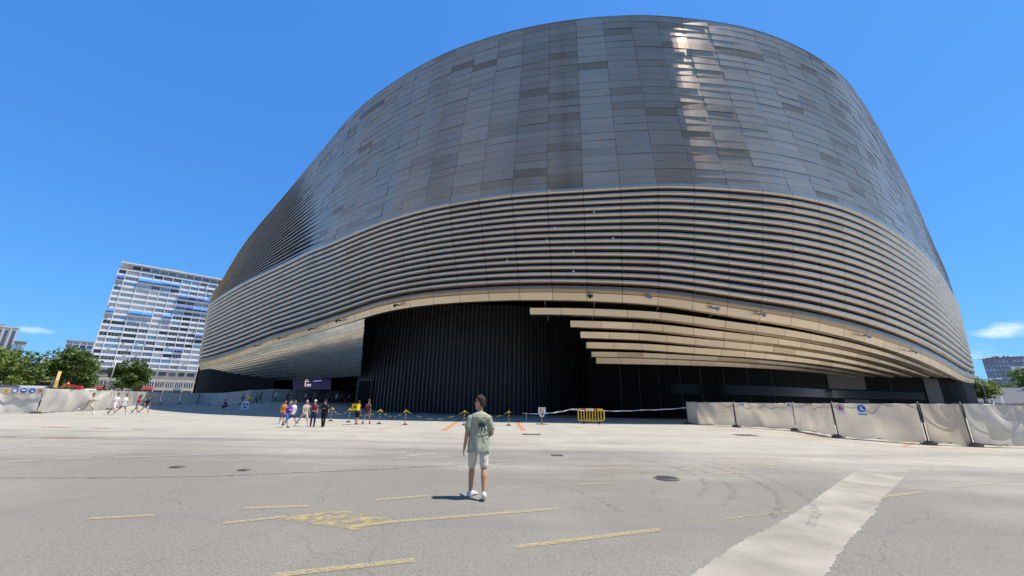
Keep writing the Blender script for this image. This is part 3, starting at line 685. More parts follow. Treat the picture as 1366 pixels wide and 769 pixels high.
for i in range(NL):
    q0, q1 = i / NL, (i + 1) / NL; off = (i % 2) * 1.3
    s = S_L; EE = {t_: find_s(-21.35 + .45 * (q0 + (q1 - q0) * t_), INB2 + .3 + INL * insf(q0 + (q1 - q0) * t_)) for t_ in (0, .5, 1)}; S_E = EE[.5]
    while s < S_E - .1:
        sb = min(s + (2.6 + (off if s == S_L else 0)), S_E)
        smid = (s + sb) / 2; op = 1 - sstep(smid, s_of_az(-35.5), s_of_az(-30.0) + 3 * (1 - q0)); tv = rt.uniform(.42, .72)
        def fn(mb, sa=s, sb=sb, q0=q0, q1=q1, op=op, tv=tv, EE=EE if sb >= S_E - 1e-6 else None):
            s4 = [sa + .015 + (sb - sa - .03) * t / 3 for t in range(4)]; qe = q1 - (q1 - q0) * (.03 + .38 * op)
            rows = []
            for t in (0, .5, 1):
                qq = q0 + (qe - q0) * t; s5 = s4 if EE is None else [sa + .015 + (EE[t] - sa - .015) * k_ / 3 for k_ in range(4)]; sag = .10 * op * math.sin(math.pi * t) + (0.12 * t * op)
                rows.append([pt(x, -INB2 - .3 - INL * insf(qq), skirt(x, .115 + .885 * qq) - sag) for x in s5])
            mb.quadstrip(rows[::-1], tv)
            if op > .05: mb.quadstrip([[pt(x, -INB2 - .3 - INL * insf(qe) - .3, skirt(x, .115 + .885 * qe) + .3) for x in s4], rows[-1]], tv)
        pieces.append((1.0 / (1 + (s_of_az(-22) - smid)), fn)); s = sb
emit_pieces('soffit_panel', pieces, M['soffit'], 300, stad)

# ceiling void, wall under the overhang
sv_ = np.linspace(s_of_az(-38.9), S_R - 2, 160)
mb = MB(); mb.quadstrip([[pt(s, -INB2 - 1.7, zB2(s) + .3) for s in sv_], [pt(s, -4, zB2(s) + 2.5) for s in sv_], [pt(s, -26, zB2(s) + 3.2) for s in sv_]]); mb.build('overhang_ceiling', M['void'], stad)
# slope right behind the skirt so that no light leaks through its gaps
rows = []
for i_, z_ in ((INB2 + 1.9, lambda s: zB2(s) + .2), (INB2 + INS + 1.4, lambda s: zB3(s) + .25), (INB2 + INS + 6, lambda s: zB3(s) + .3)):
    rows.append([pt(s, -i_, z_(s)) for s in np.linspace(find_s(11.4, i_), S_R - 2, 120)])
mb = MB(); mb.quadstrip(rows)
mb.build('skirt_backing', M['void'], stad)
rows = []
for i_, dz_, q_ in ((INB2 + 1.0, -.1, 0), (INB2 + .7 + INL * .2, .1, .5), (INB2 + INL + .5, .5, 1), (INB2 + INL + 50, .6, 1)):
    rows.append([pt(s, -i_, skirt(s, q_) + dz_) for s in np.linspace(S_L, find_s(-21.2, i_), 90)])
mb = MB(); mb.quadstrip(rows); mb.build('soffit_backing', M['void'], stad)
def wall_run(name, sA, sB, ins_fn, m, zlo=None, zhi=None, proud=0.0, n=60):
    mb = MB(); lo, hi = [], []
    for s in np.linspace(sA, sB, n):
        i = ins_fn(s); t = min(1, max(0, (i - INB2) / INS)); x, y, _ = pt(s, -i + proud, 0)
        ql = (min(1, max(0, i - INB2 - .3) / INL)) ** (1 / PWL) if ins_fn is insL else t
        lo.append((x, y, gz(x, y) - .1 if zlo is None else zlo)); hi.append((x, y, skirt(s, .1 + .9 * ql) + .25 if zhi is None else zhi))
    mb.quadstrip([lo, hi]); return mb.build(name, m, stad)
insR = lambda s: 11.8 - 10.6 * sstep(s, s_of_az(48.3), s_of_az(49.9))
def find_sr(az): return min((abs(math.degrees(math.atan2(*pt(s, -insR(s), 0)[:2])) - az), s) for s in np.linspace(s_of_az(0), S_R - 1, 700))[1]
insL = lambda s: 1.3 + 4.6 * sstep(s, s_of_az(-38.4), s_of_az(-32.5))
SRW0 = find_s(11.0, 12); SLW1 = find_s(-30.6, 5.9)
wall_run('ground_floor_wall', SRW0, S_R - 1, insR, M['blackwall'])
wall_run('ground_floor_wall', S_L + 1, SLW1, insL, M['blackwall'])
wall_run('glass_strip', find_sr(19.5), find_sr(46.3), insR, M['glassblack'], 2.75, 3.85, .05)
for a0, a1, z0, z1 in ((38.9, 42.1, 4.05, 6.6), (40.0, 42.1, .5, 2.6), (46.5, 47.5, .3, 6.0)):
    wall_run('infill_panel', find_sr(a0), find_sr(a1), insR, M['greypanel'], z0, z1, .10, 10)
for a0 in np.arange(15.5, 47, 2.6):
    wall_run('wall_seam', find_sr(a0), find_sr(a0) + .08, insR, M['black'], .1, 5.9, .03, 2)
# recess on the left: back wall, glazed strip and screen
p0, p1 = polar(-31.2, 108), polar(-14, 104)
mb = MB(); mb.quadstrip([[(*p0[:2], 0), (*p1[:2], 0)], [(*p0[:2], 8), (*p1[:2], 8)]]); mb.build('recess_wall', M['blackwall'], stad)
x0, y0, _ = pt(SLW1, -5.9, 0)
mb = MB(); mb.quadstrip([[(x0, y0, 0), (*p0[:2], 0)], [(x0, y0, 6.4), (*p0[:2], 8)]]); mb.build('recess_wall', M['blackwall'], stad)
a_, b_ = at(442, 512, 80), at(486, 512, 80)
mb = MB(); mb.quadstrip([[at(442, 515, 84), at(486, 515, 84)], [at(442, 506, 84), at(486, 506, 84)]]); mb.build('glazed_strip', mat('dim green glass', (.03, .04, .035), .15), stad)
# display screen hanging in the recess
scr = thing('display_screen', 'dark display screen with small pink, white and violet print hanging under the left overhang', 'screen', at(413, 520, 78))
SCo = Vector(scr.location)
mb = MB(); A = [at(391, 520, 78) - SCo, at(440, 520, 78) - SCo, at(441, 502, 78) - SCo, at(390, 504, 78) - SCo]
mb.poly(A); mb.poly([p + Vector((0, .4, 0)) for p in A][::-1]); mb.quadstrip([[A[0], A[1], A[2], A[3], A[0]], [p + Vector((0, .4, 0)) for p in (A[0], A[1], A[2], A[3], A[0])]])
mb.build('panel', mat('screen face', (.012, .012, .03), .2, emit=(.02, .02, .06), es=.5), scr)
def scr_mark(name, pix, col):
    mb = MB(); mb.poly([at(x, y, 77.9) - SCo for x, y in pix]); mb.build(name, mat('screen ' + name, col, .4, emit=col, es=.55), scr)
scr_mark('pink_figure', [(406, 516), (407.6, 516), (409, 508), (411, 506.5), (409, 506), (407, 508)], (.9, .45, .4))
for k, (x0, x1, y) in enumerate(((409.5, 412.5, 509), (409, 415, 513), (409, 414.6, 515))):
    scr_mark('white_print', [(x0, y + .8), (x1, y + .6), (x1, y - .5), (x0, y - .3)], (.85, .8, .95))
scr_mark('violet_line', [(418, 509.6), (429, 508.6), (429, 507.3), (418, 508.3)], (.35, .25, .9))

# ribbed drum
DP = [np.array(p) for p in ((-19.0, 72), (-21.9, 64), (-22.1, 57.2), (-18.8, 53.7), (-12.4, 51.2), (-4, 49.6), (1.5, 49.9), (6.2, 52.4), (9.8, 55.8), (12.4, 60.4), (14.2, 66.5), (14.6, 74))]
dpl = []
for i in range(1, len(DP) - 2):
    for k in range(30): dpl.append(cr_spline(DP[i - 1], DP[i], DP[i + 1], DP[i + 2], k / 30))
dpl = np.array(dpl); dar = np.concatenate([[0], np.cumsum(np.hypot(*(dpl[1:] - dpl[:-1]).T))])
def dq(s):
    x, y = np.interp(s, dar, dpl[:, 0]), np.interp(s, dar, dpl[:, 1]); x2, y2 = np.interp(s + .1, dar, dpl[:, 0]), np.interp(s + .1, dar, dpl[:, 1])
    x1, y1 = np.interp(s - .1, dar, dpl[:, 0]), np.interp(s - .1, dar, dpl[:, 1])
    t = Vector((x2 - x1, y2 - y1, 0)).normalized(); return Vector((x, y, 0)), t, Vector((t.y, -t.x, 0))
drum = MB(); sd_ = np.linspace(0, dar[-1], 120)
ZD = 13.9
drum.quadstrip([[tuple(dq(s)[0]) for s in sd_], [tuple(dq(s)[0] + Vector((0, 0, ZD))) for s in sd_]])
drum_o = drum.build('entrance_drum', M['drum'], stad, smooth=True)
s = .3
while s < dar[-1] - .2:
    p, t, nn = dq(s); mb = MB(); h = ZD
    w, dpt = .17, .16 + .02 * rt.random()
    a, b, c, d = p - t * w / 2, p - t * w / 2 + nn * dpt, p + t * w / 2 + nn * dpt, p + t * w / 2
    mb.quadstrip([[tuple(a), tuple(b), tuple(c), tuple(d)], [tuple(k + Vector((0, 0, h))) for k in (a, b, c, d)]])
    mb.build('rib', M['rib'], drum_o); s += .56
for px, py in ((520, 468), (548, 465), (600, 463), (538, 431), (610, 497), (538, 505), (565, 470), (636, 492), (498, 476)):
    d_ = ray(px, py)
    for k in np.linspace(0, dar[-1], 400):
        p, t, nn = dq(k)
        if abs(math.degrees(math.atan2(p.x, p.y)) - math.degrees(math.atan2(d_.x, d_.y))) < .1: break
    z = EYE + d_.z * math.hypot(p.x, p.y) / math.hypot(d_.x, d_.y)
    mb = MB(); cc = p + nn * .2; mb.bar(cc - t * .55 + Vector((0, 0, z)), cc + t * .55 + Vector((0, 0, z)), .06, .07); mb.build('cable_tray', M['darksteel'], drum_o)
# door in the drum's left flank
dd = MB(); p, t, nn = dq(float(np.interp(0.5, [0, 1], [dar[52], dar[56]])))
dd.box((0, 0, 2.0), (3.0, .08, 4.0)); do = dd.build('service_door', M['blackwall'], drum_o, loc=p + nn * .3, rz=math.atan2(t.y, t.x))
fr = MB()
for x in (-1.5, 1.5): fr.box((x, -.06, 2.0), (.1, .12, 4.1))
fr.box((0, -.06, 4.05), (3.1, .12, .1)); fr2 = fr.build('door_frame', M['darksteel'], drum_o, loc=p + nn * .3, rz=math.atan2(t.y, t.x))

# steel struts in the open overhang, cameras and lamps on the fascia
for px0, px1 in ((716, 738), (785, 799), (878, 872), (950, 940), (1010, 1000)):
    s = find_s(math.degrees(math.atan2(*ray((px0 + px1) / 2, 400)[:2])), 2.5); a = pt(s, -1.3, zB2(s) - .3); s2 = s + (px1 - px0) * .05; b = pt(s2, -8.5, zB2(s2) + 1.6)
    mb = MB(); mb.bar(a, b, .26, .34); c_ = pt(s, -5.2, zB2(s) - 1.9); mb.bar(pt(s, -1.5, zB2(s) - .2), c_, .14, .14)
    mb.build('roof_strut', M['steel'], stad)
for px, py in ((533, 402), (787, 389), (866, 401), (951, 411), (455, 425), (419, 435), (378, 447), (345, 457), (1013, 418), (1150, 452), (1212, 470)):
    s = find_s(math.degrees(math.atan2(*ray(px, py)[:2])), INB2); p = Vector(pt(s, -INB2 + .1, zB2(s) - .12 - .3 * rt.random()))
    mb = MB(); x, y, _, _, _, nx, ny, _ = q(s); ang = math.atan2(-nx, ny) + math.pi
    mb.box(p + Vector((nx * .35, ny * .35, -.06)), (.55, .2, .14), ang); mb.box(p + Vector((nx * .1, ny * .1, 0)), (.12, .5, .12), ang); mb.box(p + Vector((nx * .5, ny * .5, -.22)), (.22, .22, .18), ang)
    mb.build('floodlight', M['black'] if px < 860 else M['steel'], stad)
# rivet-like stop lights caught on the louvres
for px, py in ((733, 254), (740, 304), (792, 283), (730, 321), (765, 337), (817, 318), (765, 362), (678, 348)):
    d_ = ray(px, py); s = s_of_az(math.degrees(math.atan2(d_.x, d_.y))); p = Vector(pt(s, .36, 0)); z = EYE + d_.z * math.hypot(p.x, p.y) / math.hypot(d_.x, d_.y)
    mb = MB(); mb.ellip((p.x, p.y, z), (.09, .09, .09), 8, 6); mb.build('sensor', M['white'], stad)

# ------------------------------------------------------------------ tower block on the left
M['t_white'] = mat('painted concrete', (0.76, 0.75, 0.73), 0.6, 0, 0.06, 0.5)
M['t_stone'] = mat('beige stone facing', (0.42, 0.37, 0.30), 0.8, 0, 0.10, 0.6)
M['t_grey'] = mat('grey stone facing', (0.26, 0.24, 0.22), 0.8, 0, 0.10, 0.6)
M['w_dark'] = mat('dark window glass', (0.06, 0.075, 0.10), 0.12, spec=0.6, rnd_obj=0.5)
M['w_blue'] = mat('window glass in sky colour', (0.17, 0.34, 0.50), 0.12, spec=0.8, rnd_obj=0.4)  # blue sky reflection put into the base colour
M['w_pale'] = mat('closed white shutter', (0.55, 0.56, 0.56), 0.5, rnd_obj=0.18)
M['w_grey'] = mat('grey blind', (0.36, 0.39, 0.43), 0.5, rnd_obj=0.3)
M['w_aqua'] = mat('aqua window glass', (0.10, 0.30, 0.34), 0.12, spec=0.8, rnd_obj=0.25)
M['awn'] = mat('bright blue awning cloth', (0.015, 0.20, 0.62), 0.7, rnd_obj=0.2)
M['awnd'] = mat('dark blue awning cloth', (0.03, 0.07, 0.30), 0.7, rnd_obj=0.2)
M['brickr'] = mat('red brick', (0.22, 0.11, 0.08), 0.85, 0, 0.12, 1)
cache = {}
def shared(key, fn):
    if key not in cache: cache[key] = fn()
    return cache[key]
def box_mesh(name, size, m, c=(0, 0, 0)):
    mb = MB(); mb.box(c, size); return mb.mesh(name, m)
def tower():
    r = 268.0; a0 = -47.25
    P0 = polar(a0, r); P1 = polar(-35.2, r * 1.005); d = (P1 - P0).normalized(); ang = math.atan2(d.y, d.x)
    T = thing('apartment_tower', 'tall white apartment tower with rows of balconies and blue awnings behind the left fence', 'building', (P0.x, P0.y, 0), ang)
    bays = [.62, 1.1, 1.1, .8, .85, .8, .85, .8, .75, .9, 1.05, .7, .9, .9]
    u = (P1 - P0).length / sum(bays); xs = [0]
    for b in bays: xs.append(xs[-1] + b * u)
    Wd = xs[-1]; z0, z1, nf = 14.0, 62.0, 17; fh = (z1 - z0) / nf
    def bx(name, c, size, m, par=T): return link(name, box_mesh(name, size, m, c), par)
    bx('wall', (Wd / 2, 9.0, (z0 + z1) / 2), (Wd - .4, 16.4, z1 - z0), M['t_grey'])
    rr = random.Random(5)
    aw = {(0, 7): 'awn', (2, 7): 'awn', (3, 7): 'awn', (5, 7): 'awn', (2, 1): 'awn', (3, 1): 'awn', (4, 1): 'awn', (5, 1): 'awn', (6, 3): 'awnd', (7, 3): 'awnd', (8, 3): 'awnd', (9, 3): 'awn', (6, 5): 'awnd', (7, 5): 'awnd', (8, 5): 'awn', (9, 5): 'awn', (0, 1): 'awnd', (9, 10): 'awnd', (7, 13): 'awnd'}
    for f in range(nf + 1):
        z = z1 - f * fh
        bx('balcony_band', (Wd / 2, .15, z + (.1 if f == 0 else -.0)), (Wd + .5, 1.0, 1.1 if f else .75), M['t_white'])
        if f == nf: break
        for b in range(len(bays)):
            x0, x1 = xs[b] + .14, xs[b + 1] - .14; w = x1 - x0; zc = z - fh / 2 - .05
            if f < 3: k = rr.choices(['w_blue', 'w_dark', 'w_grey', 'w_pale'], [6, 3, 2, 2])[0]
            elif b in (6, 7, 8) and 3 <= f <= 13: k = rr.choices(['w_dark', 'w_grey', 'w_blue'], [7, 2, 2])[0]
            elif b <= 5 and 3 <= f <= 8: k = rr.choices(['w_pale', 'w_grey', 'w_blue'], [7, 3, 1])[0]
            else: k = rr.choices(['w_blue', 'w_dark', 'w_grey', 'w_pale'], [3, 4, 3, 3])[0]
            dep = .55 if k != 'w_dark' else .75
            wme = shared(('win', b, k), lambda: box_mesh('window', (w, .1, fh - .80), M[k]))
            wo_ = link('window', wme, T, (x0 + w / 2, dep, zc))
            def fr(b=b, w=w):
                m_ = MB(); n = max(2, round(w / 1.25))
                for i in range(n + 1): m_.box((-w / 2 + w * i / n, -.08, 0), (.10, .06, fh - .80))
                m_.box((0, -.08, .12), (w, .06, .09)); return m_.mesh('window_frame', M['t_white'])
            if rr.random() < .72: link('window_frame', shared(('fr', b), fr), wo_)
            if (b, f) in aw:
                m_ = MB(); hgt = 1.35 if f in (1, 7) and b < 4 else 1.0
                m_.quadstrip([[(-w / 2, 0, 0), (w / 2, 0, 0)], [(-w / 2, -1.15, -hgt), (w / 2, -1.15, -hgt)], [(-w / 2, -1.17, -hgt - .25), (w / 2, -1.17, -hgt - .25)]])
                for sx in (-w / 2, w / 2): m_.poly([(sx, 0, 0), (sx, -1.15, -hgt), (sx, 0, -hgt)])
                m_.build('awning', M[aw[(b, f)]], T, loc=(x0 + w / 2, -.36, z - .45))
            elif rr.random() < .10:
                m_ = MB(); m_.box((0, 0, 0), (.8, .4, .6)); m_.build('air_conditioner', M['w_grey'], T, loc=(x0 + w * rr.random(), -.55, z - fh + .55))
    for b, x in enumerate(xs): bx('pier', (x, .02, (z0 + z1) / 2), (.24, 1.25, z1 - z0 + .2), M['t_white'])
    # podium and shops
    bx('podium_storey', (Wd / 2 - 1.0, 8, 11.7), (Wd + 2, 17.6, 4.2), M['t_grey'])
    bx('podium_wall', (Wd / 2 - 2.2, 8.5, 4.75), (Wd + 5, 19, 9.3), M['t_stone'])
    for b in range(len(bays)):
        x0, x1 = xs[b] + .5, xs[b + 1] - .5
        link('window', shared(('pw', b), lambda: box_mesh('window', (x1 - x0, .12, 1.7), M['w_dark'])), T, ((x0 + x1) / 2, -.85, 11.9))
        bx('shop_window', ((x0 + x1) / 2, -1.05, 6.7), (x1 - x0 + .2, .14, 2.1), M['w_dark'] if b else M['w_blue'])
        for k in (-1, 0, 1): bx('shop_window_bar', ((x0 + x1) / 2 + k * (x1 - x0) / 3.4, -1.16, 6.7), (.16, .1, 2.1), M['t_white'])
        bx('shop_front', ((x0 + x1) / 2, -1.04, 2.2), (x1 - x0 + .5, .14, 3.2), M['w_dark'])
    for b in (0, 1, 4, 5, 8): bx('shop_awning', ((xs[b] + xs[b + 1]) / 2, -1.7, 4.55), (xs[b + 1] - xs[b] - .3, 1.4, .9), M['red'] if b < 7 else M['w_blue'])
    # penthouse
    zt = z1 + .75
    bx('penthouse', (Wd * .43 + 2, 7.4, zt + 1.2), (Wd * .80, 11, 2.9), M['t_white'])
    bx('penthouse_roof', (Wd * .42, 6.8, zt + 2.95), (Wd * .84, 13.4, .55), M['t_white'])
    for i in range(11):
        xw = 6.0 + i * 3.55; bx('penthouse_window', (xw, 1.82, zt + 1.0), (2.9, .16, 2.3), M['w_aqua'] if i not in (0, 1, 10) else M['w_dark'])
    bx('parapet', (Wd / 2, .2, z1 + .62), (Wd + .9, 1.3, .35), M['brickr'])
    bx('stair_head', (Wd * .37, 9, zt + 4.1), (9, 6, 1.9), M['t_stone']); bx('stair_head', (Wd * .56, 9, zt + 4.0), (3.5, 4, 1.6), M['t_stone'])
    m_ = MB(); m_.tube([(Wd * .36, 8, zt + 4), (Wd * .36, 8, zt + 9)], .07, 5); m_.tube([(Wd * .36 - 1, 8, zt + 7.6), (Wd * .36 + 1, 8, zt + 7.6)], .05, 4); m_.build('antenna', M['steel'], T)
tower()

def office_block(name, label, az0, az1, r, zt, mw, mg, nx, nz_, base=0.0, vertical=True, crest=None, cat='building'):
    P0, P1 = polar(az0, r), polar(az1, r); d = (P1 - P0); Wd = d.length; T = thing(name, label, cat, (P0.x, P0.y, base), math.atan2(d.y, d.x)); h = zt - base
    link('wall', box_mesh('wall', (Wd, 14, h), mw, (Wd / 2, 7, h / 2)), T)
    cw, ch = Wd / nx, (h - 1.5) / nz_
    for i in range(nx):
        for k in range(nz_):
            link('window', shared((name, 'w'), lambda: box_mesh('window', (cw * (.52 if vertical else .72), .2, ch * (.93 if vertical else .55)), mg)), T, ((i + .5) * cw, -.05, (k + .5) * ch))
        link('pier', shared((name, 'p'), lambda: box_mesh('pier', (cw * .16, .5, h), mw, (0, -.2, h / 2))), T, (i * cw, 0, 0))
    for k in range(nz_): link('floor_band', shared((name, 'b'), lambda: box_mesh('floor_band', (Wd, .36, ch * .16), mw, (Wd / 2, -.12, 0))), T, (0, 0, k * ch))
    link('roof_edge', box_mesh('roof_edge', (Wd + .8, 15, .9), crest or mw, (Wd / 2, 7, h + .3)), T)
    return T
M['conc_p'] = mat('pale ribbed concrete', (0.50, 0.47, 0.42), 0.8, 0, 0.08, 0.3)
ob = office_block('office_tower', 'pale concrete office tower with vertical window strips at the far left edge', -55.2, -52.3, 520, 53, M['conc_p'], M['w_dark'], 7, 3)
link('plant_room', box_mesh('plant_room', (9, 6, 2.4), M['t_grey'], (14, 6, 54.2)), ob)
office_block('office_annex', 'small grey glazed block beside the pale office tower at the far left', -52.25, -51.6, 505, 41, M['t_grey'], M['w_blue'], 3, 8, vertical=False)
office_block('office_block', 'low dark bluish office block peeping over the trees left of the white tower', -49.2, -46.4, 430, 38.5, M['w_grey'], M['w_dark'], 6, 9, vertical=False, crest=M['t_grey'])
office_block('distant_house', 'pale distant low building seen between the left trees', -50.3, -48.9, 330, 19.5, M['t_white'], M['w_grey'], 4, 5, vertical=False)
M['brickp'] = mat('pinkish brick', (0.30, 0.24, 0.22), 0.85, 0, 0.12, 0.4)
rb = office_block('brick_apartment_block', 'wide brick apartment block with red roof edge on the hill at the far right', 50.75, 53.15, 610, 48.5, M['brickp'], M['w_blue'], 11, 10, base=8, vertical=False, crest=M['brickr'])
for i, x in enumerate((7, 9, 10.5, 14, 16.5)): link('roof_hut', box_mesh('roof_hut', (1.4, 3, 1.2 + (i % 2) * .9), M['t_grey'], (x, 6, 42.0)), rb)
P = polar(53.15, 612); sb_ = office_block('side_block', 'darker end wing joined right of the brick apartment block', 53.2, 54.3, 613, 47, M['brickr'], M['w_dark'], 4, 10, base=8, vertical=False)
office_block('white_house', 'low white building in front of the brick apartment block', 52.3, 53.6, 480, 31, M['t_white'], M['w_dark'], 5, 3, base=8, vertical=False)

# unseen towers added behind the camera for the metal skin to mirror
for i, (x, y, w, d, h, m_) in enumerate(((-14, -78, 24, 22, 118, 'w_dark'), (36, -92, 30, 22, 100, 'conc_p'), (84, -78, 22, 24, 125, 'w_dark'), (128, -48, 30, 26, 92, 't_stone'), (-62, -84, 28, 22, 96, 't_white'), (-108, -62, 30, 24, 112, 'w_dark'), (-150, -14, 34, 26, 84, 'brickp'))):
    T = thing('mirror_tower', ('dark glass', 'pale concrete', 'slim dark glass', 'beige stone', 'white', 'broad dark glass', 'pinkish brick')[i] + ' tower added unseen behind the viewer for the cladding to mirror', 'building', (x, y, 0), math.atan2(x, -y) * 1.0)
    link('wall', box_mesh('wall', (w, d, h), M[m_], (0, 0, h / 2)), T)
    mb = MB()
    for k in range(int(h / 3.6)): mb.box((0, 0, 3 + k * 3.6), (w + .3, d + .3, 1.0 if m_ == 'w_dark' else 1.6))
    mb.build('floor_band', M['t_grey'] if m_ == 'w_dark' else M['w_grey'], T)
# ------------------------------------------------------------------ trees
def tree(x, y, h, cr, label, leaf, seed, group=None, n=1500, trunk_h=.16, squash=.85):
    r_ = random.Random(seed); zb = gz(x, y); T = thing('tree', label, 'tree', (x, y, zb), 0, group)
    tb = MB(); tb.tube([(0, 0, -.2), (.1, .05, h * .2), (.05, .1, h * .45), (0, 0, h * .8)], [h * .028, h * .022, h * .015, h * .006], 7)
    clumps = []
    for i in range(17):
        a = r_.uniform(0, 2 * math.pi); rad = cr * r_.uniform(.15, .72); zz = h * (trunk_h + (1 - trunk_h) * r_.uniform(.15, .88)); lim = math.sqrt(max(.05, 1 - ((zz / h - .58) / .5) ** 2))
        c = Vector((math.cos(a) * rad * lim * 1.25, math.sin(a) * rad * lim * 1.25, zz)); clumps.append((c, cr * r_.uniform(.26, .46)))
        if i < 8: tb.tube([(0, 0, h * r_.uniform(.22, .5)), tuple(c * .6 + Vector((0, 0, zz * .25))), tuple(c)], [h * .010, h * .007, h * .003], 5)
    clumps.append((Vector((0, 0, h * .9)), cr * .4)); clumps.append((Vector((0, 0, h * .6)), cr * .55))
    tb.build('trunk', M['bark'], T, smooth=True)
    cb = MB()
    for k in range(n):
        c, rad = r_.choice(clumps); d = Vector((r_.gauss(0, 1), r_.gauss(0, 1), r_.gauss(0, 1))).normalized() * (rad * r_.uniform(.55, 1.08) ** .7)
        p = c + Vector((d.x, d.y, d.z * squash)); sz = h * r_.uniform(.024, .050)
        e = Euler((r_.uniform(-1, 1), r_.uniform(-1, 1), r_.uniform(0, 6.28))).to_matrix(); X, Y = e @ Vector((sz, 0, 0)), e @ Vector((0, sz * .7, 0))
        cb.poly([p - X, p - Y * .9, p + X, p + Y], r_.uniform(0, 1) * .6 + .4 * r_.random())
    cb.build('crown', leaf, T, tint=True)
# az, r, height, crown radius, label
TL = [(-54.3, 150, 11.5, 6.5, 'leafy green tree cut by the left picture edge below the office tower', 'A'),
      (-52.4, 158, 11.2, 6.2, 'broad green tree right below the pale far left office tower', 'A'),
      (-51.0, 165, 11.6, 5.8, 'green tree behind the row of safety symbols on the left net fence', 'B'),
      (-49.7, 172, 10.2, 5.0, 'low green tree behind the yellow excavator', 'A'),
      (-48.3, 172, 14.2, 6.4, 'tall full green tree just left of the white apartment tower', 'B'),
      (-47.4, 190, 10.8, 4.6, 'smaller green tree touching the left corner of the white apartment tower', 'A'),
      (-44.4, 205, 14.0, 5.0, 'dark green tree in front of the base of the white apartment tower', 'B'),
      (-43.3, 207, 11.6, 4.2, 'dark green tree right of its taller twin at the tower base', 'B'),
      (49.35, 150, 5.9, 3.4, 'green tree close beside the right edge of the stadium', 'B'),
      (50.1, 142, 5.4, 2.9, 'green street tree left of the climbing street', 'A'),
      (50.55, 172, 4.9, 2.6, 'round green street tree further up the climbing street', 'A'),
      (51.0, 420, 8.4, 5.5, 'green tree below the left end of the brick apartment block', 'B'),
      (51.8, 430, 8.8, 6, 'dark tree closing the top of the climbing street', 'B'),
      (52.6, 300, 7.8, 5.0, 'tall green tree above the parked cars on the right', 'A'),
      (53.2, 250, 8.6, 4.6, 'green tree at the right picture edge above the parked cars', 'B'),
      (54.1, 230, 8.0, 4.5, 'green tree beyond the right picture edge cars', 'A')]
for i, (az, r, h, c, lab, lf) in enumerate(TL):
    p = polar(az, r); tree(p.x, p.y, h, c, lab, M['leaf' + lf], 100 + i, n=2300, group='trees behind the fence' if az < 0 else 'trees along the street')

# ------------------------------------------------------------------ lamps and poles
def street_lamp(az, r, h, label, arm=2.2, rot=0.0):
    p = polar(az, r); z = gz(p.x, p.y); T = thing('street_lamp', label, 'street lamp', (p.x, p.y, z), rot)
    mb = MB(); mb.tube([(0, 0, 0), (0, 0, h * .6), (0, 0, h)], [.11, .08, .06], 8); mb.tube([(0, 0, h), (arm * .5, 0, h + .18), (arm, 0, h + .2)], .05, 6); mb.build('pole', M['steel'], T, smooth=True)
    mb = MB(); mb.loft([((arm - .3, 0, h + .2), .10, .05, (Vector((0, 1, 0)), Vector((0, 0, 1)))), ((arm + .1, 0, h + .22), .2, .09, (Vector((0, 1, 0)), Vector((0, 0, 1)))), ((arm + .75, 0, h + .18), .12, .05, (Vector((0, 1, 0)), Vector((0, 0, 1))))], n=10); mb.build('lamp_head', M['white'], T, smooth=True)
street_lamp(49.55, 132, 9.6, 'street lamp whose head sticks out from the right edge of the stadium', 2.6, R(-50))
street_lamp(50.25, 118, 5.4, 'lower street lamp with a pale head in front of the right trees', 2.0, R(-50))
def plain_pole(p, h, label, rad=.05, m='steel'):
    mb = MB(); mb.tube([(0, 0, 0), (0, 0, h * .5), (0, 0, h)], [rad * 1.2, rad, rad * .8], 8); mb.tube([(0, 0, 0), (0, 0, .12)], rad * 2.2, 8); mb.tube([(0, 0, h), (0, 0, h + .12)], [rad * 1.6, rad * .9], 8)
    return tag(mb.build('pole', M[m], loc=p, smooth=True), label, 'pole')
plain_pole(polar(-45.4, 72), 6.2, 'thin pale grey pole standing behind the left net fence', .07)
plain_pole(polar(50.55, 100), 3.0, 'short white post at the roadside near the right trees', .14, 'white')

# ------------------------------------------------------------------ vehicles
M['carglass'] = mat('car glass', (0.015, 0.018, 0.022), 0.08, spec=0.7)
M['tyre'] = mat('tyre rubber', (0.02, 0.02, 0.02), 0.85)
paints = {}
def paint(c):
    if c not in paints: paints[c] = mat('car paint %d' % len(paints), c, 0.3, 0.15, spec=0.6)
    return paints[c]
def wheel(par, x, y, r=.32):
    t = MB(); t.loft([((x, y - .1, r), r, r, (Vector((1, 0, 0)), Vector((0, 0, 1)))), ((x, y + .1, r), r, r, (Vector((1, 0, 0)), Vector((0, 0, 1))))], n=16); w = t.build('wheel', M['tyre'], par)
    t = MB(); t.loft([((x, y - .115, r), r * .62, r * .62, (Vector((1, 0, 0)), Vector((0, 0, 1)))), ((x, y + .115, r), r * .62, r * .62, (Vector((1, 0, 0)), Vector((0, 0, 1))))], n=12); t.build('rim', M['steel'], w)
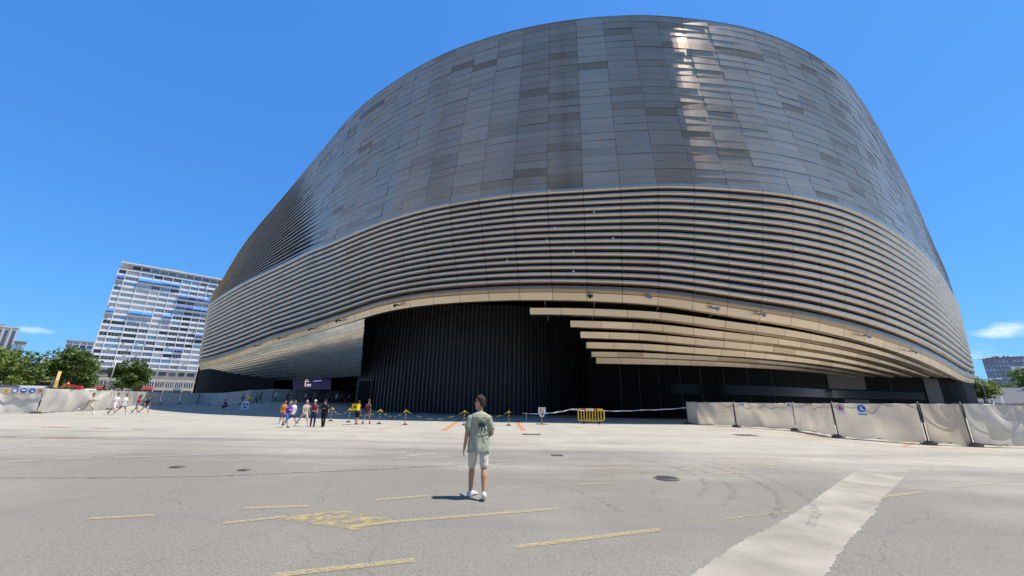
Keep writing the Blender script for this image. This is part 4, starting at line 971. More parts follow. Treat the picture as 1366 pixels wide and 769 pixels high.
def car(p, rz, col, label, group, van=False, zoff=0.0):
    T = thing('parked_van' if van else 'parked_car', label, 'van' if van else 'car', (p.x, p.y, gz(p.x, p.y) + zoff), rz, group)
    if van: prof = [(-2.5, .4), (-2.55, 1.2), (-2.5, 2.35), (-2.3, 2.48), (1.2, 2.46), (1.75, 1.5), (2.45, 1.15), (2.55, .45)]; wd = .98
    else: prof = [(-2.1, .35), (-2.15, .85), (-1.95, 1.0), (-1.35, 1.42), (.2, 1.45), (.95, 1.0), (1.95, .85), (2.1, .6), (2.1, .35)]; wd = .88
    mb = MB(); belt = .95 if not van else 1.35
    def yy(z): return wd if z <= belt else wd - (z - belt) * .32
    for sgn in (-1, 1): mb.poly([(x, sgn * yy(z), z) for x, z in (prof if sgn < 0 else prof[::-1])])
    n = len(prof)
    for i in range(n):
        (x0, z0), (x1, z1) = prof[i], prof[(i + 1) % n]; mb.poly([(x0, -yy(z0), z0), (x0, yy(z0), z0), (x1, yy(z1), z1), (x1, -yy(z1), z1)])
    mb.build('body', paint(col), T)
    g = MB()
    for sgn in (-1, 1):
        pts = [(-1.45, 1.0), (-1.2, 1.36), (.15, 1.38), (.75, 1.0)] if not van else [(.2, 1.45), (.2, 2.1), (1.2, 2.1), (1.55, 1.45)]
        g.poly([(x, sgn * (yy(z) + .012), z) for x, z in pts])
    a, b = ((.22, 1.43), (.93, 1.02)) if not van else ((1.26, 2.4), (1.72, 1.55))
    g.poly([(a[0] + .02, -yy(a[1]) + .08, a[1] + .015), (a[0] + .02, yy(a[1]) - .08, a[1] + .015), (b[0] + .02, yy(b[1]) - .08, b[1] + .015), (b[0] + .02, -yy(b[1]) + .08, b[1] + .015)])
    if not van: g.poly([(-1.37, -.68, 1.42), (-1.37, .68, 1.42), (-1.93, .76, 1.03), (-1.93, -.76, 1.03)])
    g.build('windows', M['carglass'], T)
    xw = (-1.35, 1.3) if not van else (-1.6, 1.6)
    for x in xw:
        for y in (-wd + .09, wd - .09): wheel(T, x, y, .32 if not van else .36)
    for y in (-.6, .6):
        h = MB(); h.box((2.08 if not van else 2.5, y, .68 if not van else .9), (.09, .34, .16)); h.build('headlight', M['white'], T)
        h = MB(); h.box((-2.12 if not van else -2.54, y, .78 if not van else 1.0), (.07, .3, .16)); h.build('tail_light', M['red'], T)
hill = math.atan2(HU.y, HU.x)
cars = [(300, 6.5, (.02, .02, .03), 'black car parked highest on the right kerb of the climbing street'), (262, 6.8, (.55, .55, .56), 'white car parked on the right kerb below the black car'),
        (232, 6.9, (.05, .055, .07), 'dark grey car parked on the right kerb of the climbing street'), (214, 7.0, (.10, .10, .11), 'grey car parked lowest on the right kerb of the climbing street')]
for u, sd_2, c, lab in cars: car(along(u, sd_2), hill, c, lab, 'cars parked on the climbing street')
car(along(152, -6.2), hill, (.60, .60, .60), 'pale car with dark windows parked under the right trees', 'cars parked on the climbing street')
for k, (px, c, lab) in enumerate(((1328, (.15, .30, .60), 'light blue car at the foot of the climbing street'), (1338, (.50, .55, .62), 'silver car second in the row at the foot of the street'), (1349, (.05, .10, .30), 'dark blue car third in the row at the foot of the street'), (1362, (.55, .55, .56), 'white car at the right end of the row behind the fence'))):
    d_ = ray(px, 530); az = math.degrees(math.atan2(d_.x, d_.y)); car(polar(az, 112), hill + R(80), c, lab, 'cars at the foot of the street')
for az, c, lab in ((-53.6, (.04, .05, .07), 'dark van behind the left net fence at the picture edge'), (-51.9, (.10, .10, .12), 'dark grey van behind the row of safety symbols'), (-50.3, (.62, .62, .62), 'white van behind the left net fence beside the excavator')):
    car(polar(az, 82), R(35), c, lab, 'vans behind the left fence', True, .15)
# motor scooter with rider on the climbing street
p = along(188, -.3); T = thing('motorcycle', 'dark motorcycle with rider out on the climbing street', 'motorcycle', (p.x, p.y, gz(p.x, p.y) + .05), hill)
for x in (-.62, .62):
    mb = MB(); mb.loft([((x, -.07, .31), .31, .31, (Vector((1, 0, 0)), Vector((0, 0, 1)))), ((x, .07, .31), .31, .31, (Vector((1, 0, 0)), Vector((0, 0, 1))))], n=14); mb.build('wheel', M['tyre'], T)
mb = MB(); mb.loft([((-.6, 0, .72), .10, .10, (Vector((0, 1, 0)), Vector((0, 0, 1)))), ((-.1, 0, .75), .18, .14, (Vector((0, 1, 0)), Vector((0, 0, 1)))), ((.3, 0, .82), .14, .16, (Vector((0, 1, 0)), Vector((0, 0, 1))))]); mb.bar((.3, 0, .9), (.62, 0, .31), .08, .1); mb.bar((.3, -.36, 1.0), (.3, .36, 1.0), .05, .05); mb.build('body', M['black'], T)
mb = MB(); mb.loft([((-.15, 0, .8), .2, .18), ((-.1, 0, 1.15), .22, .16), ((-.02, 0, 1.38), .16, .12), ((0, 0, 1.45), .07, .07)]); mb.ellip((.02, 0, 1.6), (.14, .13, .16)); 
for sgn in (-1, 1): mb.bar((0, .2 * sgn, 1.3), (.32, .3 * sgn, 1.02), .09, .09); mb.bar((-.1, .14 * sgn, .82), (.25, .2 * sgn, .62), .14, .14); mb.bar((.25, .2 * sgn, .62), (.05, .2 * sgn, .25), .11, .11)
mb.build('rider', M['darksteel'], T)

# ------------------------------------------------------------------ net fences: every panel can be carried off, so each is a thing
def net_panel(P0, P1, h, label, m, seed, group, post0='steel', lean=0.0, sagb=.06, foot=True, wr=.06):
    r_ = random.Random(seed); P0, P1 = Vector(P0), Vector(P1); d = P1 - P0; d.z = 0; L = d.length; ang = math.atan2(d.y, d.x)
    T = thing('fence_panel', label, 'fence', (P0.x, P0.y, gz(P0.x, P0.y)), ang, group); dz = gz(P1.x, P1.y) - gz(P0.x, P0.y)
    nx, nz_ = 30, 12; rows = []; ph = [r_.uniform(0, 6.28) for _ in range(8)]
    for k in range(nz_ + 1):
        v = k / nz_; row = []
        for i in range(nx + 1):
            u = i / nx; x = .05 + u * (L - .1)
            w = wr * (.55 * math.sin(u * L * 1.5 + ph[0] + v * 2.0) + .5 * math.sin(u * L * 3.7 + ph[1] - v * 1.4) * (.4 + .6 * v) + .35 * math.sin(u * L * 7.5 + ph[2] + v * 3.5) * v + .6 * math.sin(v * 4.2 + ph[3] + u * 2.0))
            w += wr * .7 * math.sin(ph[4] + 5.0 * (u * L * .35 + v)) * (1 - abs(2 * u - 1)) + .9 * wr * math.exp(-((u - .5 - .5 * v * math.cos(ph[5])) / .05) ** 2)
            edge = min(1, u / .06, (1 - u) / .06) ** .5
            top = h - .035 * abs(math.sin(math.pi * u * max(2, round(L / 1.0)) + ph[6])) - .03 * math.sin(math.pi * u); bot = .05 + sagb * math.sin(math.pi * u) * math.sin(ph[7]) + .03 * math.sin(u * L * 4 + ph[2])
            row.append((x, w * edge - .05, bot + (top - bot) * v + dz * u))
        rows.append(row)
    mb = MB(); mb.quadstrip(rows); mb.build('net', m, T, smooth=True)
    for x, z, nm in ((0, 0, post0), (L, dz, None)):
        if nm is None: continue
        mb = MB(); mb.tube([(x, .0, z), (x + lean, .0, z + h + .06)], .032, 8); mb.build('post', M[nm], T, smooth=True)
    for zz in (.12, h - .06):
        mb = MB(); mb.tube([(0, .03, zz), (L, .03, zz + dz)], .021, 6); mb.build('rail', M['steel'], T, smooth=True)
    if foot:
        mb = MB(); mb.box((0, 0, .065), (.34, .72, .13)); mb.box((0, 0, .15), (.2, .5, .05)); mb.build('foot', M['block'], T)
    return T
# right-hand run (posts in photograph pixels on the ground)
FR = [gp(918, 566), gp(983, 570), gp(1064, 575), gp(1119, 584), gp(1239, 593.5), gp(1298, 596), gp(1388, 599), gp(1470, 600)]
frl = ['beige net fence panel at the left end of the right run, beside the tape', 'beige net fence panel with two small paper notices on it', 'plain beige net fence panel just left of the panel with the two round signs',
       'long beige net fence panel carrying the red and blue round signs', 'short plain beige net fence panel right of the long signed panel', 'whitish pleated net fence panel at the right picture edge', 'whitish net fence panel going out of the picture on the right']
for i in range(7):
    net_panel(FR[i], FR[i + 1], (1.86, 1.86, 1.88, 1.90, 1.92, 1.94, 1.95)[i], frl[i], M['tarp'] if i < 5 else M['tarpw'], 40 + i, 'net fence panels on the right', 'darksteel', 0.0, .05, True, .08 if i < 5 else .11)
# left-hand run in the sun, then in the shade under the overhang
FL = [polar(-57.5, 57), polar(-53.2, 55.5), gp(48, 552), gp(141, 547), polar(-44.2, 77), polar(-42.4, 92), polar(-41.2, 98), polar(-39.6, 102), polar(-38.0, 106)]
fll = ['whitish net fence panel cut by the left picture edge', 'whitish net fence panel with the row of safety symbols', 'wide whitish net fence panel with diagonal folds behind the running person', 'whitish net fence panel running away behind the two men in white shirts',
       'net fence panel behind the woman with long black hair', 'net fence panel behind the man in the black T-shirt', 'plain far net fence panel right of the man in the black T-shirt', 'last sunlit net fence panel at the corner by the stadium']
for i in range(8):
    net_panel(FL[i], FL[i + 1], 2.15 if i < 3 else 2.2, fll[i], M['tarpw'], 60 + i, 'net fence panels on the left', 'darksteel' if i == 2 else 'steel', -.05 if i == 2 else 0, .08, True, .11)
FS = [polar(-37.9, 104), polar(-36.8, 92), polar(-35.3, 83), polar(-33.2, 80), polar(-30.8, 82), polar(-28.2, 86), polar(-25.4, 90), polar(-22.6, 92)]
fsl = ['shaded net fence panel at the foot of the black wall, nearest the sunlit corner', 'shaded net fence panel right of a dark blue post', 'shaded net fence panel behind the crouching figure in blue', 'shaded net fence panel behind the worker in yellow and orange',
       'shaded net fence panel right of the tall dark post', 'shaded net fence panel under the pink print of the screen', 'shaded net fence panel behind the crowd, nearest the ribbed drum']
for i in range(7):
    net_panel(FS[i], FS[i + 1], 2.2, fsl[i], M['tarpw'], 80 + i, 'net fence panels in the shade', 'darksteel' if i in (1, 4) else 'steel', 0, .05, True, .08)

def disc(mb, r, y, n=24, cx=0.0, cz=0.0, r0=0.0):
    pts = [(cx + r * math.cos(2 * math.pi * k / n), y, cz + r * math.sin(2 * math.pi * k / n)) for k in range(n)]
    if r0 <= 0: mb.poly(pts)
    else: mb.quadstrip([pts + pts[:1], [(cx + r0 * math.cos(2 * math.pi * k / n), y, cz + r0 * math.sin(2 * math.pi * k / n)) for k in range(n)] + [(cx + r0, y, cz)]])
def slab(mb, w, h, t=.012, cx=0, cz=0, y=0): mb.box((cx, y, cz), (w, t, h))
def on_panel(A, B, px, zc, off=.16):
    """a point in front of the fence line A-B under the pixel column px, facing the camera side"""
    d_ = ray(px, 540); u = Vector((B.x - A.x, B.y - A.y)); den = d_.x * u.y - d_.y * u.x
    t = (A.x * u.y - A.y * u.x) / den; p = Vector((d_.x * t, d_.y * t, zc)); ang = math.atan2(u.y, u.x); nn = Vector((math.sin(ang), -math.cos(ang), 0)); return p + nn * off, ang
p, a = on_panel(FR[3], FR[4], 1122, 1.62); T = thing('prohibition_sign', 'round red prohibition sign on white board on the long net fence panel', 'sign', p, a, 'safety signs on the right fence')
mb = MB(); slab(mb, .40, .56, cz=-.06); mb.build('board', M['white'], T)
mb = MB(); disc(mb, .185, -.012, cz=0, r0=.145); mb.bar((-.12, -.0135, .12), (.12, -.0135, -.12), .035, .004, (0, 1, 0)); mb.build('red_ring', M['red'], T)
mb = MB(); disc(mb, .05, -.011, cx=.0, cz=.05); mb.poly([(-.06, -.011, .02), (-.09, -.011, -.09), (.09, -.011, -.09), (.07, -.011, .02)]); mb.build('black_figure', M['black'], T)
p, a = on_panel(FR[3], FR[4], 1150, 1.60); T = thing('mandatory_sign', 'round blue boot sign on white board on the long net fence panel', 'sign', p, a, 'safety signs on the right fence')
mb = MB(); slab(mb, .42, .60, cz=-.08); mb.build('board', M['white'], T)
mb = MB(); disc(mb, .19, -.012); mb.build('blue_disc', M['blue'], T)
mb = MB(); mb.poly([(-.05, -.015, .10), (-.05, -.015, -.09), (.12, -.015, -.09), (.12, -.015, -.05), (.03, -.015, -.01), (.02, -.015, .10)]); mb.build('white_boot', M['white'], T)
mb = MB(); slab(mb, .36, .05, .002, 0, -.29, -.013); mb.build('blue_caption', M['blue'], T)
p, a = on_panel(FR[1], FR[2], 990, 1.68, .12); T = thing('paper_notice', 'white paper notice with small blue print near the left post of its fence panel', 'notice', p, a)
mb = MB(); slab(mb, .46, .30); mb.build('sheet', M['white'], T)
for k in range(3):
    mb = MB(); slab(mb, .09, .09, .003, -.14 + k * .14, .02, -.008); mb.build('blue_symbol', M['blue'], T)
p, a = on_panel(FR[1], FR[2], 1053, 1.66, .12); T = thing('paper_notice', 'white paper notice with a small red ring near the right post of its fence panel', 'notice', p, a)
mb = MB(); slab(mb, .34, .42); mb.build('sheet', M['white'], T)
mb = MB(); disc(mb, .10, -.008, r0=.07, cz=.05); mb.bar((-.06, -.009, .11), (.06, -.009, -.01), .02, .003, (0, 1, 0)); mb.build('red_ring', M['red'], T)
mb = MB(); disc(mb, .045, -.0075, cz=.05); mb.build('black_mark', M['black'], T)
# five safety symbols on the left fence: one printed banner
p, a = on_panel(FL[1], FL[2], 26, 1.90, .22); T = thing('safety_banner', 'banner with yellow triangle, three blue discs and red ring on the left fence', 'sign', p, a)
T.scale = (.66, .8, .72)
mb = MB(); slab(mb, 4.1, .66); mb.build('board', M['tarpw'], T)
mb = MB(); mb.poly([(-1.75, -.012, -.26), (-1.15, -.012, -.26), (-1.45, -.012, .28)]); mb.build('yellow_triangle', M['yellow'], T)
mb = MB(); mb.poly([(-1.5, -.014, -.20), (-1.40, -.014, -.20), (-1.42, -.014, .06), (-1.48, -.014, .06)]); mb.build('black_mark', M['black'], T)
for k, cx in enumerate((-.72, .05, .80)):
    mb = MB(); disc(mb, .30, -.012, cx=cx); mb.build('blue_disc', M['blue'], T)
    mb = MB()
    if k == 0: mb.poly([(cx - .15, -.015, -.18), (cx + .15, -.015, -.18), (cx + .17, -.015, .1), (cx, -.015, .2), (cx - .17, -.015, .1)])
    elif k == 1: mb.poly([(cx - .2, -.015, -.02), (cx + .2, -.015, -.02), (cx + .14, -.015, .14), (cx - .14, -.015, .14)])
    else: mb.poly([(cx - .14, -.015, -.02), (cx + .1, -.015, -.17), (cx + .18, -.015, -.08), (cx + .02, -.015, .08)])
    mb.build('white_pictogram', M['white'], T)
mb = MB(); disc(mb, .29, -.012, cx=1.55, r0=.22); mb.bar((1.36, -.014, .17), (1.74, -.014, -.17), .05, .004, (0, 1, 0)); mb.build('red_ring', M['red'], T)
mb = MB(); disc(mb, .11, -.011, cx=1.55); mb.build('black_mark', M['black'], T)
mb = MB(); slab(mb, 1.0, .05, .003, .15, -.27 - .12, -.008); slab(mb, 1.3, .1, .010, .15, -.39); mb.build('red_caption', mat('pale red print', (.6, .3, .27), .6), T)

# red container roof showing above the right fence
p = polar(52.9, 42); T = thing('site_container', 'red site container with a white rim just behind the right fence', 'container', (p.x, p.y, 0), R(40))
mb = MB(); mb.box((0, 0, .82), (5, 2.2, 1.64)); mb.build('body', M['red'], T)
mb = MB(); mb.box((0, 0, 1.69), (5.2, 2.4, .1)); mb.build('rim', M['white'], T)
for k in range(9):
    mb = MB(); mb.box((-2.2 + k * .55, -1.12, .82), (.12, .05, 1.5)); mb.build('wall_rib', M['red'], T)

# ------------------------------------------------------------------ yellow barrier, wooden sign, chain posts and tape
p = gp(789, 566); p2 = gp(770, 564); T = thing('barrier', 'yellow plastic pedestrian barrier with red and white reflectors on top, standing at the shade edge', 'barrier', (p.x, p.y, 0), R(-4))
mb = MB(); L = 2.05
mb.tube([(-L / 2 - .02, 0, .34), (-L / 2 + .05, 0, .27), (L / 2 - .12, 0, .27), (L / 2, 0, .40)], .055, 8); mb.tube([(-L / 2, 0, .95), (-L / 2 + .1, 0, 1.10), (L / 2 - .16, 0, 1.13), (L / 2, 0, .98)], .05, 8)
for x in (-L / 2, L / 2): mb.tube([(x, 0, .36), (x, 0, .97)], .055, 8)
mb.box((0, 0, 1.09), (L - .22, .07, .20)); mb.build('frame', M['yellow'], T, smooth=False)
for k in range(8):
    mb = MB(); mb.box((-L / 2 + .24 + k * .225, 0, .65), (.085, .05, .72)); mb.build('slat', M['yellow'], T)
for x, w_, m_ in ((-.62, .36, 'red'), (-.1, .62, 'white'), (.38, .26, 'red'), (-1.2, .7, 'white')):
    mb = MB(); mb.box((x, -.045, 1.10), (w_, .02, .15)); mb.build('reflector', M[m_], T)
for k in range(4):
    mb = MB(); mb.box((-1.42 + k * .17, -.06, 1.10), (.08, .012, .15)); mb.build('red_stripe', M['red'], T)
for x in (-.62, .62):
    mb = MB(); mb.box((x, 0, .035), (.08, .62, .07)); mb.tube([(x, 0, .03), (x, 0, .3)], .03, 6); mb.build('foot', M['black'], T)
p = gp(723, 566.5); T = thing('notice_stand', 'white safety notice on a short wooden stake with cross foot, left of the yellow barrier', 'sign', (p.x, p.y, 0), 0)
mb = MB(); mb.box((0, 0, .42), (.10, .06, .84)); mb.build('stake', M['wood'], T)
mb = MB(); mb.box((0, 0, .03), (.95, .10, .05)); mb.box((0, 0, .075), (.10, .6, .04)); mb.build('cross_foot', M['wood'], T)
mb = MB(); mb.box((0, -.045, 1.0), (.56, .02, .5)); mb.box((0, -.045, .68), (.34, .02, .24)); mb.build('board', M['white'], T)
for x, z, m_, r_ in ((-.10, 1.02, 'red', .075), (.08, .98, 'yellow', .07), (-.08, .88, 'yellow', .05), (.08, .86, 'red', .05), (0, .69, 'blue', .07)):
    mb = MB(); disc(mb, r_, -.058, 14, x, z); mb.build('symbol', M[m_], T)
mb = MB(); slab(mb, .44, .045, .003, 0, 1.19, -.057); slab(mb, .40, .035, .003, 0, 1.12, -.057); mb.build('caption', M['w_grey'], T)
posts = [(441, 562, 'black and yellow chain post just right of the man in black'), (464.5, 563.5, 'black and yellow chain post just left of the courier with the yellow box'), (505.5, 566, 'black and yellow chain post right of the couple with backpacks'), (540, 567, 'black and yellow chain post fifth to the left of the wooden sign'),
         (619, 567.5, 'black and yellow chain post close to the left elbow of the standing man'), (678.5, 568, 'black and yellow chain post between the standing man and the wooden sign')]
pp = []
for px, py, lab in posts:
    p = gp(px, py); pp.append(p); T = thing('chain_post', lab, 'chain post', (p.x, p.y, 0), 0, 'black and yellow chain posts')
    mb = MB(); mb.loft([((0, 0, 0), .17, .17), ((0, 0, .05), .16, .16), ((0, 0, .09), .05, .05)]); mb.build('base', M['black'], T, smooth=True)
    for k in range(8):
        mb = MB(); mb.tube([(0, 0, .09 + k * .105), (0, 0, .09 + (k + 1) * .105 - .001)], .028, 8); mb.build('band', M['yellow'] if k % 2 else M['black'], T)
    mb = MB(); mb.ellip((0, 0, .96), (.045, .045, .04), 8, 6); mb.bar((0, 0, .95), (.17, .05, .87), .04, .035); mb.bar((0, 0, .95), (-.15, -.05, .86), .04, .035); mb.build('hook', M['yellow'], T)
p = gp(702, 562.5); T = thing('short_post', 'short white post with a yellow cap where the tape begins', 'chain post', (p.x, p.y, 0)); mb = MB(); mb.tube([(0, 0, 0), (0, 0, .62)], .03, 8); mb.loft([((0, 0, 0), .12, .12), ((0, 0, .03), .12, .12)]); mb.build('stem', M['white'], T)
mb = MB(); mb.box((-.12, 0, .66), (.5, .06, .08)); mb.build('cap', M['yellow'], T); pt_tape = p
def chain(a, b, sag, label):
    T = thing('chain', label, 'chain', (a.x, a.y, 0), 0, 'chains between the posts'); n = 22; d = b - a
    for par in (0, 1):
        mb = MB()
        for i in range(n):
            if (i // 2) % 2 != par: continue
            q0, q1 = i / n, (i + 1) / n
            def z(t): return .93 - sag * 4 * t * (1 - t)
            mb.bar((d.x * q0, d.y * q0, z(q0)), (d.x * q1, d.y * q1, z(q1)), .032, .032)
        mb.build('yellow_links' if par == 0 else 'black_links', M['yellow'] if par == 0 else M['black'], T)['kind'] = 'stuff'
chl = ['yellow and black chain hanging behind the man in black', 'yellow and black chain hanging behind the courier with the yellow box', 'yellow and black chain in the shade left of the ribbed drum middle', 'longest yellow and black chain, ending beside the standing man', 'yellow and black chain right of the standing man']
for i in range(5): chain(pp[i], pp[i + 1], .42 if i != 3 else .55, chl[i])
T = thing('barrier_tape', 'white barrier tape stretched from the short post past the yellow barrier to the right fence', 'tape', (0, 0, 0))
tp = [pt_tape + Vector((0, 0, .66)), gp(730, 566) + Vector((0, .06, .80)), gp(768, 566) + Vector((-.3, .1, 1.12)), gp(804, 566) + Vector((.2, .12, 1.02)), (gp(860, 566) + Vector((0, 0, 1.12))), FR[0] + Vector((0, 0, 1.35))]
mb = MB()
for a, b in zip(tp[:-1], tp[1:]):
    n = 8; mb.quadstrip([[tuple(a.lerp(b, i / n) + Vector((0, .02 * math.sin(i * 1.7), -.05 * math.sin(math.pi * i / n) - .028 * (1 - .5 * math.sin(i * 2.1))))) for i in range(n + 1)], [tuple(a.lerp(b, i / n) + Vector((0, .02 * math.sin(i * 2.3), -.05 * math.sin(math.pi * i / n) + .028 * (1 - .5 * math.sin(i * 1.3))))) for i in range(n + 1)]])
mb.build('tape', M['white'], T)

# ------------------------------------------------------------------ excavator and crane truck behind the left fence
M['digger'] = mat('excavator yellow', (0.46, 0.27, 0.05), 0.5, 0, 0.25, 3)
p = polar(-49.2, 84); T = thing('excavator', 'yellow excavator with raised arm behind the left net fence', 'excavator', (p.x, p.y, .1), R(140))
for y in (-1.05, 1.05):
    mb = MB(); mb.loft([((-1.7, y, .5), .25, .38, (Vector((0, 1, 0)), Vector((0, 0, 1)))), ((-1.2, y, .5), .28, .5, (Vector((0, 1, 0)), Vector((0, 0, 1)))), ((1.2, y, .5), .28, .5, (Vector((0, 1, 0)), Vector((0, 0, 1)))), ((1.7, y, .5), .25, .38, (Vector((0, 1, 0)), Vector((0, 0, 1))))], n=12); mb.build('track', M['tyre'], T)
mb = MB(); mb.box((-.6, 0, 1.75), (2.6, 2.3, 1.1)); mb.box((-1.3, 0, 2.1), (1.1, 2.2, .5)); mb.build('engine_house', M['black'], T)
mb = MB(); mb.box((.5, .65, 2.35), (1.2, .95, 1.5)); mb.build('cab', M['carglass'], T)
mb = MB(); mb.box((.5, .65, 3.12), (1.3, 1.05, .09)); mb.build('cab_roof', M['digger'], T)
mb = MB(); mb.bar((.5, -.4, 1.9), (1.0, -.4, 3.3), .36, .62); mb.bar((.95, -.4, 3.2), (1.9, -.4, 4.5), .32, .46); mb.bar((1.85, -.4, 4.5), (2.9, -.4, 4.35), .3, .36); mb.build('boom', M['digger'], T)
mb = MB(); mb.bar((3.0, -.4, 4.4), (3.3, -.4, 2.6), .28, .36); mb.build('stick', M['digger'], T)
mb = MB(); mb.loft([((3.25, -.4, 2.7), .42, .25), ((3.3, -.4, 2.2), .48, .45), ((3.2, -.4, 1.9), .44, .2)], n=10); mb.build('bucket', M['digger'], T)
mb = MB(); mb.tube([(.9, -.15, 2.0), (1.7, -.15, 3.6)], .09, 6); mb.build('ram', M['steel'], T)
p = polar(-47.75, 98); T = thing('crane_truck', 'white truck with a folded red and orange loading crane behind the left net fence', 'truck', (p.x, p.y, 0), R(15))
mb = MB(); mb.box((0, 0, .95), (6.2, 2.2, .28)); mb.build('chassis', M['black'], T)
mb = MB(); mb.loft([((2.2, 0, 1.0), 1.1, .95), ((2.2, 0, 1.7), 1.1, .95), ((2.1, 0, 2.5), 1.0, .8)], n=4); mb.box((2.25, 0, 1.6), (1.5, 2.1, 1.3)); mb.build('cab', M['white'], T)
mb = MB(); mb.box((3.01, 0, 1.95), (.03, 1.9, .6)); mb.box((2.3, 1.06, 1.95), (.9, .03, .55)); mb.box((2.3, -1.06, 1.95), (.9, .03, .55)); mb.build('cab_glass', M['carglass'], T)
mb = MB(); mb.box((-1.2, 0, 1.35), (3.8, 2.2, .5)); mb.build('bed', M['steel'], T)
mb = MB(); mb.box((.9, 0, 2.0), (.5, .6, 1.9)); mb.bar((.9, 0, 2.8), (-.9, .1, 3.05), .22, .28); mb.build('crane_arm', M['red'], T)
mb = MB(); mb.bar((-.9, .1, 3.3), (-2.0, .5, 2.5), .3, .34); mb.bar((.9, .3, 2.7), (-1.4, .4, 2.9), .22, .26); mb.build('crane_jib', M['orange'], T)
for x in (-1.9, 2.1):
    for y in (-1.0, 1.0): wheel(T, x, y, .48)

# ------------------------------------------------------------------ people
def remesh(mb, voxel, smooth_it=3, fac=.5):
    me = bpy.data.meshes.new('tmp'); me.from_pydata(mb.v, [], mb.f); me.update()
    bm = bmesh.new(); bm.from_mesh(me); bmesh.ops.recalc_face_normals(bm, faces=bm.faces); bm.to_mesh(me); bm.free()
    o = bpy.data.objects.new('tmp', me); C.objects.link(o)
    rm = o.modifiers.new('r', 'REMESH'); rm.mode = 'VOXEL'; rm.voxel_size = voxel; rm.use_smooth_shade = True
    if smooth_it:
        sm = o.modifiers.new('s', 'SMOOTH'); sm.iterations = smooth_it; sm.factor = fac
    dg = bpy.context.evaluated_depsgraph_get(); dg.update()
    out = bpy.data.meshes.new_from_object(o.evaluated_get(dg)); bpy.data.objects.remove(o); bpy.data.meshes.remove(me)
    out.polygons.foreach_set('use_smooth', [True] * len(out.polygons)); return out
def cone(mb, p0, p1, r0, r1, n=10):
    p0, p1 = Vector(p0), Vector(p1); d = (p1 - p0).normalized(); ref = Vector((0, 0, 1)) if abs(d.z) < .9 else Vector((1, 0, 0)); X = d.cross(ref).normalized(); Y = d.cross(X); fr = (X, Y)
    rg = [(p0 - d * r0 * .85, r0 * .5, r0 * .5, fr), (p0 - d * r0 * .45, r0 * .88, r0 * .88, fr)]
    for t in (0, .25, .5, .75, 1.0): rg.append((p0.lerp(p1, t), r0 + (r1 - r0) * t, r0 + (r1 - r0) * t, fr))
    rg += [(p1 + d * r1 * .45, r1 * .88, r1 * .88, fr), (p1 + d * r1 * .85, r1 * .5, r1 * .5, fr)]; mb.loft(rg, n=n)
cloths = {}
def cloth(c, var=.12):
    if c not in cloths: cloths[c] = mat('cloth %d' % len(cloths), c, .9, 0, var, 7, .25, 16, spec=.15)
    return cloths[c]
def vdir(pitch, side=0.0):
    """downward limb direction swung forward by pitch and out by side (degrees); forward is +Y"""
    return Vector((math.sin(R(side)), math.sin(R(pitch)) * math.cos(R(side)), -math.cos(R(pitch)) * math.cos(R(side))))
